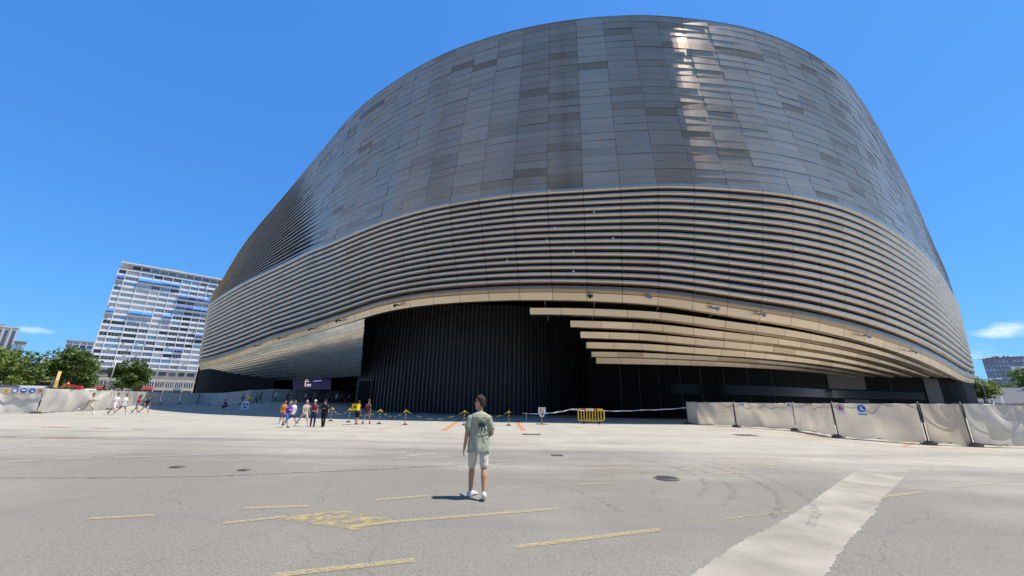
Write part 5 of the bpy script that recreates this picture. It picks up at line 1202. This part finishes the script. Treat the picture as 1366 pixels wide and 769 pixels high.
def person(label, loc, yaw, H=1.72, legs=((18, 4), (-20, 30)), arms=((10, 8, 15), (-12, 8, 12)), lean=3, head=(0, 0), skin=(.46, .26, .17), hair=(.03, .02, .015), hair_style='short',
           top=(.6, .6, .6), top_style='tee', bottom=(.2, .25, .4), bottom_style='shorts', shoes=(.7, .7, .7), socks=None, extras=(), vox=.03, build=1.0, group=None, hat=None, foot_yaw=(6, -6)):
    """legs: (thigh pitch, knee bend) left, right; arms: (pitch, out, elbow bend) left, right; local forward +Y, left is -X"""
    T = thing('person', label, 'person', loc, yaw, group); k = H / 1.75; b = build
    hz = .90; th, sh = .43, .415
    hip = [Vector((-.095, 0, hz)), Vector((.095, 0, hz))]; knee, ankle = [], []
    for i in (0, 1):
        tp, kb = legs[i]; kn = hip[i] + vdir(tp, (-2, 2)[i]) * th; knee.append(kn); ankle.append(kn + vdir(tp - kb, (-1, 1)[i]) * sh)
    low = min(a.z for a in ankle); dzz = .085 - low
    for L_ in (hip, knee, ankle):
        for v in L_: v.z += dzz
    base = Vector((0, 0, hz + dzz)); up = Vector((0, math.sin(R(lean)), math.cos(R(lean)))); fw = Vector((0, math.cos(R(lean)), -math.sin(R(lean)))); X = Vector((1, 0, 0))
    def tp_(z, y=0, x=0): return base + up * z + fw * y + X * x
    sho = [tp_(.448, -.01, -.176 * b), tp_(.448, -.01, .176 * b)]; elb, wri, hnd = [], [], []
    for i in (0, 1):
        ap, ao, eb = arms[i][:3]; sg = (-1, 1)[i]; e_ = sho[i] + vdir(ap, ao * sg) * .275; inn = arms[i][3] if len(arms[i]) > 3 else 0
        w_ = e_ + vdir(ap + eb, (ao - inn) * sg) * .25; elb.append(e_); wri.append(w_); hnd.append((w_ - e_).normalized())
    S = lambda v: v * k
    hrot = Euler((R(head[1]), 0, R(head[0]))).to_matrix(); neck = tp_(.56, 0); hc = tp_(.735, .025)
    HX, HY, HZ = hrot @ X, hrot @ fw, hrot @ up
    def hp(x, y, z): return hc + HX * x + HY * y + HZ * z
    # ---- body: one continuous surface
    mb = MB(); fr = (X, fw)
    mb.loft([(S(tp_(z, y)), rx * b * k, ry * k, fr) for z, rx, ry, y in ((-.10, .10, .08, -.01), (-.04, .155, .10, -.015), (.06, .155, .105, -.015), (.18, .135, .095, 0), (.30, .15, .105, .01), (.42, .17, .11, .005), (.475, .172, .098, -.005), (.515, .135, .082, -.005), (.545, .085, .068, -.005), (.57, .058, .058, 0))], n=16)
    cone(mb, S(tp_(.54, -.005)), S(hc + HZ * -.06 - HY * .015), .058 * k, .052 * k)
    hr = [(-.128, .035, .030, .062), (-.118, .046, .046, .045), (-.09, .058, .068, .022), (-.045, .069, .086, .008), (0, .074, .094, 0), (.045, .076, .097, -.004), (.085, .070, .088, -.008), (.115, .048, .062, -.010), (.128, .02, .028, -.010)]
    mb.loft([(S(hp(0, y, z)), rx * k, ry * k, (HX, HY)) for z, rx, ry, y in hr], n=16)
    cone(mb, S(hp(0, .085, .01)), S(hp(0, .108, -.028)), .012 * k, .016 * k, 6)                    # nose
    cone(mb, S(hp(-.022, .079, -.066)), S(hp(.022, .079, -.066)), .011 * k, .011 * k, 6)             # lips
    for sg in (-1, 1): mb.loft([(S(hp(sg * .072, -.01, z)), .010 * k, r_ * k, (HX, HY)) for z, r_ in ((-.03, .008), (-.015, .018), (.01, .022), (.028, .014))], n=8)
    for i in (0, 1):
        cone(mb, S(hip[i]), S(knee[i]), .092 * b * k, .058 * k); mid = knee[i].lerp(ankle[i], .3) - (HY * 0 + Vector((0, .012, 0)))
        cone(mb, S(knee[i]), S(mid), .055 * k, .060 * k); cone(mb, S(mid), S(ankle[i]), .058 * k, .036 * k)
        fy = R(foot_yaw[i]); fd = Vector((math.sin(fy), math.cos(fy), 0)); cone(mb, S(ankle[i] - Vector((0, 0, .045)) - fd * .03), S(ankle[i] - Vector((0, 0, .055)) + fd * .12), .038 * k, .03 * k)
        cone(mb, S(sho[i]), S(elb[i]), .056 * b * k, .042 * k); cone(mb, S(elb[i]), S(wri[i]), .044 * k, .028 * k)
        # hand: palm, four unequal curled fingers and a thumb from the side of the palm
        d = hnd[i]; sd = d.cross(Vector((1, 0, 0))).normalized(); nrm_ = d.cross(sd); w_ = wri[i]; pc = w_ + d * .05
        mb.loft([(S(w_ + d * t), a_ * k, c_ * k, (sd, nrm_)) for t, a_, c_ in ((0, .026, .020), (.03, .038, .018), (.07, .042, .016), (.095, .038, .013))], n=10)
        for f_, (o_, ln) in enumerate(((-.032, .062), (-.011, .074), (.011, .07), (.031, .055))):
            q0 = w_ + d * .088 + sd * o_; q1 = q0 + d * ln * .55 - nrm_ * (-.010 if i else .010); q2 = q1 + d * ln * .38 - nrm_ * (-.022 if i else .022); cone(mb, S(q0), S(q1), .0095 * k, .0088 * k, 6); cone(mb, S(q1), S(q2), .0088 * k, .0075 * k, 6)
        t0 = w_ + d * .03 - sd * -.030; cone(mb, S(t0), S(t0 + d * .035 + sd * .022), .012 * k, .010 * k, 6); cone(mb, S(t0 + d * .035 + sd * .022), S(t0 + d * .065 + sd * .024), .010 * k, .008 * k, 6)
    sk = mat('skin %d' % (len(bpy.data.materials)), skin, .5, 0, .06, 9, spec=.35) if skin not in cloths else cloths[skin]; cloths[skin] = sk
    link('body', remesh(mb, vox if vox > .02 else .0085, 2 if vox > .02 else 3), T).data.materials.append(sk)
    # ---- clothing
    if top_style:
        mb = MB(); long_ = top_style in ('tee', 'jersey', 'vest'); ex = .018
        lo_z = -.12 if top_style in ('tee', 'jersey') else (.14 if top_style == 'crop' else -.06)
        rings = [(z, rx, ry, y) for z, rx, ry, y in ((-.15, .198, .152, -.012), (-.06, .192, .148, -.012), (.06, .180, .132, -.008), (.18, .172, .122, .003), (.30, .176, .126, .010), (.40, .184, .124, .005), (.47, .180, .108, -.006), (.512, .142, .092, -.006), (.540, .096, .078, -.005), (.556, .074, .068, -.003)) if z >= lo_z - .05]
        mb.loft([(S(tp_(z, y)), (rx * b + (ex - .01)) * k, ry * k, fr) for z, rx, ry, y in rings], n=18)
        sl = {'tee': .62, 'jersey': .62, 'crop': .42, 'long': 1.0, 'tank': .05, 'vest': .1}[top_style]
        for i in (0, 1):
            if sl > .2: cone(mb, S(sho[i] + Vector((.024 if i == 0 else -.024, 0, -.012))), S(sho[i].lerp(elb[i], sl)), .071 * b * k, .072 * k)
            if sl >= 1: cone(mb, S(elb[i]), S(elb[i].lerp(wri[i], .92)), .058 * k, .044 * k)
        o = link('top', remesh(mb, max(vox, .012) if vox > .02 else .0095, 2 if vox > .02 else 4), T); o.data.materials.append(cloth(top))
    else: o = None
    mb = MB(); mb.loft([(S(tp_(z, y)), rx * b * k, ry * k, fr) for z, rx, ry, y in ((-.12, .12, .10, -.01), (-.05, .172, .118, -.015), (.04, .168, .116, -.015), (.10, .160, .112, -.01))], n=16)
    fl = {'shorts': .86, 'short_shorts': .35, 'trousers': 1.0, 'skirt': .7}[bottom_style]
    for i in (0, 1):
        r1_ = .083 if bottom_style == 'shorts' else .074; cone(mb, S(hip[i] + Vector((0, .005, 0))), S(hip[i].lerp(knee[i], fl)), .100 * b * k, r1_ * k)
        if bottom_style == 'trousers': cone(mb, S(knee[i]), S(knee[i].lerp(ankle[i], .98)), .074 * k, .060 * k)
    link('bottom', remesh(mb, vox if vox > .02 else .0095, 2 if vox > .02 else 4), T).data.materials.append(cloth(bottom))
    for i in (0, 1):
        fy = R(foot_yaw[i]); fd = Vector((math.sin(fy), math.cos(fy), 0)); sd = Vector((fd.y, -fd.x, 0)); a_ = ankle[i]; tilt = (legs[i][0] - legs[i][1])
        mb = MB(); z0 = a_.z - .085; pit = max(0.0, -tilt - 12) * .9
        def fp(f_, z): q_ = Vector((0, f_ * math.cos(R(pit)) + (z) * math.sin(R(pit)), z * math.cos(R(pit)) - (f_ - .17) * math.sin(R(pit)) * (1 if pit else 0))); return S(Vector((a_.x, a_.y, z0)) + fd * (q_.y - .0) + Vector((0, 0, max(0, q_.z))))
        mb.loft([(fp(f_, hz_ / 2), w__ * k, hz_ / 2 * k, (sd, Vector((0, 0, 1)))) for f_, w__, hz_ in ((-.085, .022, .06), (-.07, .036, .10), (-.02, .042, .115), (.05, .044, .095), (.11, .050, .070), (.16, .046, .055), (.19, .028, .040))], n=12)
        cone(mb, S(a_ - Vector((0, 0, .05))), S(a_ + Vector((0, 0, -.005))), .046 * k, .044 * k)
        so_ = link('shoe', remesh(mb, vox * .8 if vox > .02 else .008, 2), T); so_.data.materials.append(cloth(shoes, .05))
        if socks:
            mb = MB(); cone(mb, S(ankle[i]), S(ankle[i].lerp(knee[i], .38)), .046 * k, .060 * k); mb.build('sock', cloth(socks), T, smooth=True)
    # ---- hair, hats, loads
    if hair_style:
        mb = MB(); big = (.965 if vox <= .02 else 1.0) if hair_style == 'short' else 1.06
        rows = [(.005, .0795, .088, -.022), (.045, .082, .095, -.018), (.085, .079, .096, -.010), (.118, .058, .075, -.006), (.142, .024, .036, -.004)]
        mb.loft([(S(hp(0, y, z)), rx * k * big, ry * k * big, (HX, HY)) for z, rx, ry, y in rows], n=16)
        mb.loft([(S(hp(0, y, z)), rx * k, ry * k, (HX, HY)) for z, rx, ry, y in ((-.075, .045, .03, -.062), (-.05, .062, .045, -.055), (.01, .077, .06, -.045), (.05, .078, .07, -.03))], n=12)
        if hair_style == 'long':
            mb.loft([(S(hp(0, y, z)), rx * k, ry * k, (HX, HY)) for z, rx, ry, y in ((-.36, .05, .025, -.12), (-.25, .085, .04, -.115), (-.12, .095, .055, -.09), (0, .09, .07, -.05), (.06, .08, .07, -.02))], n=12)
        if hair_style == 'short' and vox <= .02:
            r_ = random.Random(3)
            for q_ in range(46):
                a1, a2 = r_.uniform(0, 6.28), r_.uniform(.1, 1.0); c0 = hp(.055 * math.cos(a1) * a2, .07 * math.sin(a1) * a2 - .005, .10 + .03 * (1 - a2)); cone(mb, S(c0), S(c0 + HZ * .022 + HX * r_.uniform(-.012, .012) + HY * r_.uniform(-.012, .016)), .010 * k, .006 * k, 5)
        link('hair', remesh(mb, vox * .8 if vox > .02 else .0075, 1), T).data.materials.append(cloth(hair))
    if hat:
        kind, hc_ = hat; mb = MB()
        mb.loft([(S(hp(0, y, z)), rx * k, ry * k, (HX, HY)) for z, rx, ry, y in ((.04, .088, .108, -.005), (.08, .088, .105, -.006), (.12, .070, .085, -.008), (.148, .030, .04, -.008))], n=16)
        if kind != 'band': mb.loft([(S(hp(0, .10, .045)), .07 * k, .075 * k, (HX, HY)), (S(hp(0, .105, .055)), .06 * k, .07 * k, (HX, HY))], n=12)
        mb.build('helmet' if kind == 'helmet' else 'cap', cloth(hc_, .03), T, smooth=True)
    for ex_ in extras:
        kind, col = ex_; mb = MB()
        if kind == 'backpack':
            mb.loft([(S(tp_(z, y)), rx * k, ry * k, fr) for z, rx, ry, y in ((.02, .12, .05, -.18), (.06, .16, .09, -.20), (.28, .16, .10, -.20), (.44, .13, .08, -.18), (.50, .07, .04, -.16))], n=14)
            for sg in (-1, 1): mb.bar(S(tp_(.50, -.10, sg * .11)), S(tp_(.48, .10, sg * .12)), .05 * k, .02 * k); mb.bar(S(tp_(.48, .115, sg * .12)), S(tp_(.18, .13, sg * .13)), .05 * k, .02 * k)
            mb.build('backpack', cloth(col), T, smooth=True)
        elif kind == 'cube':
            mb.box((0, -.36 * k, (1.27 + dzz) * k), (.46 * k, .42 * k, .5 * k)); bx_ = mb.build('delivery_box', cloth(col, .04), T)
            m2 = MB(); m2.box((0, -.36 * k, (1.53 + dzz) * k), (.47 * k, .43 * k, .03 * k)); m2.box((0, -.575 * k, (1.27 + dzz) * k), (.2 * k, .01, .12 * k)); m2.build('box_trim', cloth((.06, .055, .02)), bx_)
        elif kind == 'hivis':
            mb.loft([(S(tp_(z, y)), rx * b * k, ry * k, fr) for z, rx, ry, y in ((.16, .182, .138, .003), (.30, .186, .140, .012), (.42, .196, .138, .005), (.50, .17, .112, -.006), (.545, .11, .088, -.004))], n=16)
            for i in (0, 1): cone(mb, S(sho[i]), S(sho[i].lerp(elb[i], .75)), .078 * b * k, .074 * k)
            mb.build('safety_vest', cloth(col, .03), T, smooth=True)
        elif kind == 'glasses':
            for sg in (-1, 1): mb.box(S(hp(sg * .034, .093, .022)), (.048 * k, .014, .034 * k), R(head[0])); mb.bar(S(hp(sg * .062, .085, .028)), S(hp(sg * .080, -.005, .024)), .007, .012)
            mb.bar(S(hp(-.02, .098, .026)), S(hp(.02, .098, .026)), .006, .008); mb.build('sunglasses', M['black'], T)
        elif kind == 'shoulder_stripe':
            for i in (0, 1): mb.box(S(tp_(.30, .135 if i else -.12)), (.2 * k, .012, .05 * k)); 
            mb.build('shirt_print', cloth(col, .02), T)
        elif kind == 'bag':
            mb.loft([(S(hp(0, 0, 0) * 0 + wri[1] + Vector((0, 0, -.12 + z))), rx * k, ry * k) for z, rx, ry in ((-.25, .12, .05), (-.2, .14, .07), (0, .12, .05), (.06, .05, .02))], n=10); mb.build('bag', cloth(col), T, smooth=True)
    T['h'] = H
    return T, o, (tp_, S, fr)
def face_dir(dx, dy): return math.atan2(-dx, dy)      # yaw that turns local +Y to (dx, dy)
def place(px, py, hy=None):
    """ground point under a pixel; height from the head pixel"""
    p = gp(px, py)
    for _ in range(4): p = gp(px, py, gz(p.x, p.y))
    return p
def height(p, px, py, hy):
    d1, d2 = ray(px, py), ray(px, hy); t = math.hypot(p.x, p.y); return min(1.92, max(1.5, (d2.z / math.hypot(d2.x, d2.y) - d1.z / math.hypot(d1.x, d1.y)) * t))

# the man in the foreground, seen from behind
pm = gp(636, 664.5); Hm = 1.79
T, shirt, (tp_, S_, fr_) = person('man in sage green T-shirt with palm leaf print, seen from behind in the foreground', (pm.x, pm.y, 0), R(6), Hm, legs=((11, 4), (-12, 7)), arms=((-9, 9, 10), (4, 12, 62, 34)), lean=1, head=(58, 2),
    skin=(.52, .29, .185), hair=(.075, .047, .03), top=(.41, .42, .31), bottom=(.70, .64, .54), shoes=(.74, .74, .75), extras=(('glasses', None),), vox=.01, foot_yaw=(38, 4), build=1.03)
# palm leaf and small lettering printed on the back of the shirt
from mathutils import noise as mno
for v in shirt.data.vertices:                 # soft folds hanging from the shoulders and pulling across the waist
    c = v.co; n1 = mno.noise(Vector((c.x * 9 + c.z * 5, c.y * 6, c.z * 4 - c.x * 6))); n2 = mno.noise(Vector((c.x * 22, c.y * 16, c.z * 9 + 7)))
    up_ = min(1, max(0, (c.z - 1.25) / .15)); v.co += v.normal * ((n1 * .013 + n2 * .004) * (1.25 - 1.15 * up_) + .008 + .007 * up_)
bot = [o_ for o_ in T.children if o_.name.startswith('bottom')][0]
for v in bot.data.vertices:
    c = v.co; v.co += v.normal * (mno.noise(Vector((c.x * 16, c.y * 12, c.z * 11))) * .009)
bvh = BVHTree.FromPolygons([v.co for v in shirt.data.vertices], [p.vertices for p in shirt.data.polygons])
inkm = mat('dark green shirt ink', (.045, .06, .04), .9, 0, .3, 30)
def on_back(x, z):
    hit = bvh.ray_cast(Vector((x, -1.0, z)), Vector((0, 1, 0)))
    return (hit[0] + Vector((0, -.0035, 0))) if hit[0] else Vector((x, -.15, z))
mb = MB(); zc, xc = 1.235 * Hm / 1.75, .045
for a, ln in ((90, .135), (60, .12), (120, .125), (33, .115), (150, .11), (8, .10), (174, .095), (-22, .08), (203, .085), (-90, .11)):
    d = Vector((math.cos(R(a)), 0, math.sin(R(a)))); n_ = Vector((-d.z, 0, d.x)); rows = []
    for t in np.linspace(0, 1, 5):
        w_ = .0095 * math.sin(math.pi * min(1, .12 + .88 * t)) ** .8 + .001; c = Vector((xc, 0, zc)) + d * ln * t
        rows.append([on_back(c.x - n_.x * w_, c.z - n_.z * w_), on_back(c.x + n_.x * w_, c.z + n_.z * w_)])
    mb.quadstrip(rows)
mb.build('palm_leaf_print', inkm, shirt)
mb = MB(); r_ = random.Random(4); x = xc - .085
while x < xc + .10:                           # a short illegible hand-lettered line
    w_ = r_.uniform(.008, .02); z0 = zc - .185 + r_.uniform(-.004, .004) + (x - xc) * .06; hgt = r_.uniform(.012, .028)
    mb.quadstrip([[on_back(x, z0), on_back(x + w_, z0 + .002)], [on_back(x, z0 + hgt), on_back(x + w_, z0 + hgt * .8)]]); x += w_ + r_.uniform(.003, .008)
mb.build('lettering_print', inkm, shirt)

WALK = ((24, 6), (-22, 26)); WALK2 = ((-20, 24), (22, 6)); STAND = ((3, 2), (-3, 3)); RUN = ((38, 22), (-30, 40))
TAN, PALE, DARK = (.46, .26, .17), (.55, .35, .26), (.30, .16, .10)
def put(px, py, hy, dxy, label, **kw):
    p = place(px, py); H = height(p, px, py, hy); kw.setdefault('vox', .03); return person(label, (p.x, p.y, gz(p.x, p.y)), face_dir(*dxy), H, **kw)
RT = (1, .12)
put(115, 553, 523, RT, 'person in beige clothes and long white socks hurrying along the left fence', legs=RUN, arms=((30, 6, 80), (20, 8, 85)), lean=8, skin=TAN, hair=(.06, .03, .02), top=(.48, .43, .34), bottom=(.50, .45, .36), socks=(.7, .7, .7), group='walkers by the left fence')
put(149, 554, 524, RT, 'man in white T-shirt and white shorts, left one of the pair in white', legs=WALK2, lean=6, skin=PALE, hair=(.06, .035, .02), top=(.72, .72, .74), bottom=(.62, .62, .62), group='walkers by the left fence')
put(161, 553.5, 525, RT, 'man in white T-shirt and grey shorts, right one of the pair in white', legs=WALK, lean=6, skin=PALE, hair=(.07, .04, .025), top=(.72, .72, .74), bottom=(.25, .26, .28), group='walkers by the left fence')
put(180, 552.5, 527, RT, 'woman with long black hair in a red top and denim shorts by the left fence', legs=WALK2, arms=((10, 6, 20), (60, 10, 100)), lean=6, skin=(.36, .19, .12), hair=(.012, .01, .01), hair_style='long', top=(.50, .05, .05), top_style='crop', bottom=(.16, .25, .42), bottom_style='short_shorts', build=.9, group='walkers by the left fence')
put(192, 552.5, 528, RT, 'man in black T-shirt and light blue shorts by the left fence', legs=WALK, lean=6, skin=TAN, top=(.02, .02, .025), bottom=(.42, .50, .58), group='walkers by the left fence')
LF = (.85, -.25)
put(381, 570.5, 535.5, LF, 'grey-haired man in a purple jersey and blue shorts walking in the plaza', legs=WALK2, lean=6, skin=PALE, hair=(.35, .34, .33), top=(.10, .04, .30), top_style='jersey', bottom=(.03, .17, .45), shoes=(.06, .06, .08), extras=(('shoulder_stripe', (.7, .7, .75)),))
put(388, 567.5, 534, LF, 'man in a white shirt just behind the purple jersey', legs=WALK, skin=TAN, hair=(.20, .10, .05), top=(.66, .66, .68), bottom=(.05, .06, .10))
put(375, 566, 535, LF, 'person in an orange top half hidden behind the purple jersey', legs=STAND, skin=TAN, hair=(.02, .015, .012), top=(.55, .20, .04), bottom=(.10, .12, .30))
put(404, 569, 533, (.7, -.35), 'bald man in a beige shirt and beige shorts striding in the plaza', legs=((24, 4), (-34, 14)), arms=((8, 8, 14), (6, 8, 40)), skin=PALE, hair_style=None, top=(.52, .46, .33), bottom=(.50, .44, .34), shoes=(.55, .5, .45))
put(416, 570, 534.5, (.25, -1), 'woman in a burgundy top and navy jeans holding a white cloth to her head', legs=STAND, arms=((4, 8, 10), (75, 25, 115)), skin=PALE, hair=(.03, .02, .015), hair_style='long', top=(.25, .02, .05), top_style='crop', bottom=(.035, .05, .10), bottom_style='trousers', shoes=(.04, .04, .06), hat=('band', (.7, .68, .64)), build=.92)
put(430, 570, 534, (.05, -1), 'man dressed all in black with a black cap walking towards the viewer', legs=((10, 3), (-10, 8)), arms=((0, 18, 14), (2, 18, 14)), skin=TAN, hair=(.02, .015, .012), top=(.015, .015, .017), bottom=(.018, .018, .02), bottom_style='trousers', shoes=(.03, .03, .03), hat=('cap', (.03, .03, .035)), extras=(('shoulder_stripe', (.4, .4, .4)),))
put(475, 566.5, 535, (.1, 1), 'courier in black carrying a big yellow delivery box on the back', legs=((8, 2), (-8, 6)), skin=TAN, hair=(.10, .05, .03), top=(.02, .02, .022), bottom=(.02, .02, .022), shoes=(.05, .05, .05), extras=(('cube', (.80, .60, .02)),))
put(488.5, 566, 533, (.25, 1), 'man with a burgundy backpack and grey shorts beside the courier', legs=((-16, 12), (18, 4)), arms=((20, 8, 60), (-6, 8, 20)), skin=(.40, .21, .14), hair=(.16, .06, .04), top=(.10, .05, .05), bottom=(.30, .31, .32), shoes=(.05, .05, .05), extras=(('backpack', (.12, .03, .04)),))
put(880, 553, 534.5, (.1, -1), 'worker in green vest, orange trousers and white helmet in the right-hand shade', legs=STAND, skin=TAN, hair=(.02, .015, .01), top=(.10, .16, .05), bottom=(.50, .13, .03), bottom_style='trousers', hat=('helmet', (.72, .72, .72)), extras=(('hivis', (.30, .60, .03)),))
def putY(px, hy, r, dxy, label, H=1.72, **kw):
    d_ = ray(px, hy); t = r / math.hypot(d_.x, d_.y); p = Vector((d_.x * t, d_.y * t, 0)); kw.setdefault('vox', .035); return person(label, (p.x, p.y, gz(p.x, p.y)), face_dir(*dxy), H, **kw)
T_, _, _ = putY(334, 527, 58, (-.5, -1), 'worker in a yellow and orange safety vest with white helmet in the left shade', legs=((6, 2), (-6, 6)), skin=TAN, hair=(.02, .015, .01), top=(.55, .14, .03), top_style='long', bottom=(.03, .035, .06), bottom_style='trousers', hat=('helmet', (.75, .75, .75)), extras=(('hivis', (.62, .72, .04)),))
d_ = ray(327.5, 540); p = Vector((d_.x, d_.y, 0)) * (56 / math.hypot(d_.x, d_.y)); T = thing('folding_sign', 'white folding floor sign with red and blue marks in front of the worker in yellow', 'sign', (p.x, p.y, gz(p.x, p.y)), R(30))
mb = MB(); mb.bar((0, -.22, .02), (0, 0, .95), .75, .03, (0, 1, 0)); mb.bar((0, .22, .02), (0, 0, .95), .75, .03, (0, 1, 0)); mb.build('board', M['white'], T)
for x in (-.16, .17):
    mb = MB(); mb.box((x, -.155, .62), (.2, .02, .2)); mb.build('red_mark', M['red'], T)
mb = MB(); mb.box((0, -.21, .28), (.36, .02, .16)); mb.build('blue_mark', M['blue'], T)
SHADE = [(326, 525, 66, (.6, .8), 'person in dark clothes with a grey backpack in the left shade', dict(top=(.22, .22, .24), bottom=(.03, .03, .04), bottom_style='trousers', extras=(('backpack', (.18, .18, .2)),))),
         (343, 524, 68, (.7, .6), 'left walker of the dark pair in front of the shaded fence', dict(top=(.16, .16, .18), bottom=(.05, .06, .09), bottom_style='trousers', legs=WALK)),
         (348.5, 524, 69, (.7, .6), 'right walker of the dark pair in front of the shaded fence', dict(top=(.03, .04, .05), bottom=(.10, .10, .12), bottom_style='trousers', legs=WALK2)),
         (304, 531, 62, (-.3, -1), 'figure in a blue top crouching before the shaded fence', dict(top=(.05, .07, .22), bottom=(.05, .04, .05), bottom_style='trousers', legs=((95, 125), (85, 120)), lean=25, H=1.7)),
         (369, 521.5, 72, (.2, -1), 'person in a white top and dark red trousers by the shaded fence', dict(top=(.55, .56, .6), bottom=(.20, .03, .03), bottom_style='trousers', arms=((0, 8, 40), (80, 10, 30)))),
         (391, 533, 46, (.3, .9), 'person in a teal shirt and dark trousers walking into the shade', dict(top=(.10, .30, .32), bottom=(.05, .055, .07), bottom_style='trousers', legs=WALK, H=1.65)),
         (385, 524, 66, (.1, 1), 'person in a dark red shirt far back in the shade', dict(top=(.10, .02, .03), bottom=(.05, .05, .06), bottom_style='trousers')),
         (409, 523, 72, (.1, 1), 'person in a pale grey shirt under the pink print of the screen', dict(top=(.30, .31, .34), bottom=(.05, .05, .06), bottom_style='trousers')),
         (415, 523, 74, (.3, -1), 'person in a dark blue shirt under the screen', dict(top=(.03, .04, .10), bottom=(.03, .03, .04), bottom_style='trousers')),
         (421, 522, 76, (-.3, -1), 'light skinned person with fair hair under the screen middle', dict(top=(.25, .2, .22), bottom=(.06, .05, .06), hair=(.3, .2, .1))),
         (426, 524, 73, (.2, 1), 'short person in black under the right half of the screen', dict(top=(.02, .02, .025), bottom=(.03, .03, .04), bottom_style='trousers', H=1.6)),
         (441, 523, 70, (.2, -1), 'broad person in a charcoal shirt at the left of the far crowd', dict(top=(.05, .05, .06), bottom=(.03, .03, .04), bottom_style='trousers', build=1.15)),
         (450.5, 523, 72, (-.1, -1), 'person in a white T-shirt in the middle of the far crowd', dict(top=(.62, .64, .72), bottom=(.03, .03, .06), bottom_style='trousers')),
         (456, 524, 73, (.2, 1), 'person in a brown shirt next to the white T-shirt in the crowd', dict(top=(.10, .07, .05), bottom=(.03, .03, .04), bottom_style='trousers')),
         (461.5, 523, 74, (.6, -1), 'person in a navy shirt and beige shorts in the far crowd', dict(top=(.03, .04, .08), bottom=(.30, .26, .2))),
         (466.5, 524, 72, (.2, 1), 'person in a grey shirt with bare arms near the drum', dict(top=(.18, .19, .2), bottom=(.03, .03, .04))),
         (471, 523, 71, (-.4, -1), 'person with a pale face and black jacket near the drum', dict(top=(.02, .02, .02), top_style='long', bottom=(.03, .03, .04), bottom_style='trousers', skin=PALE)),
         (476.5, 522, 73, (.3, -1), 'tall person in dark clothes, rightmost of the far crowd', dict(top=(.04, .045, .05), bottom=(.05, .05, .06), bottom_style='trousers', H=1.82))]
for px, hy, r, dxy, lab, kw in SHADE:
    kw = dict(kw); kw.setdefault('skin', TAN if rnd.random() < .6 else DARK); kw.setdefault('hair', (.02, .015, .012)); kw.setdefault('group', 'people in the shade under the overhang'); putY(px, hy, r, dxy, lab, **kw)
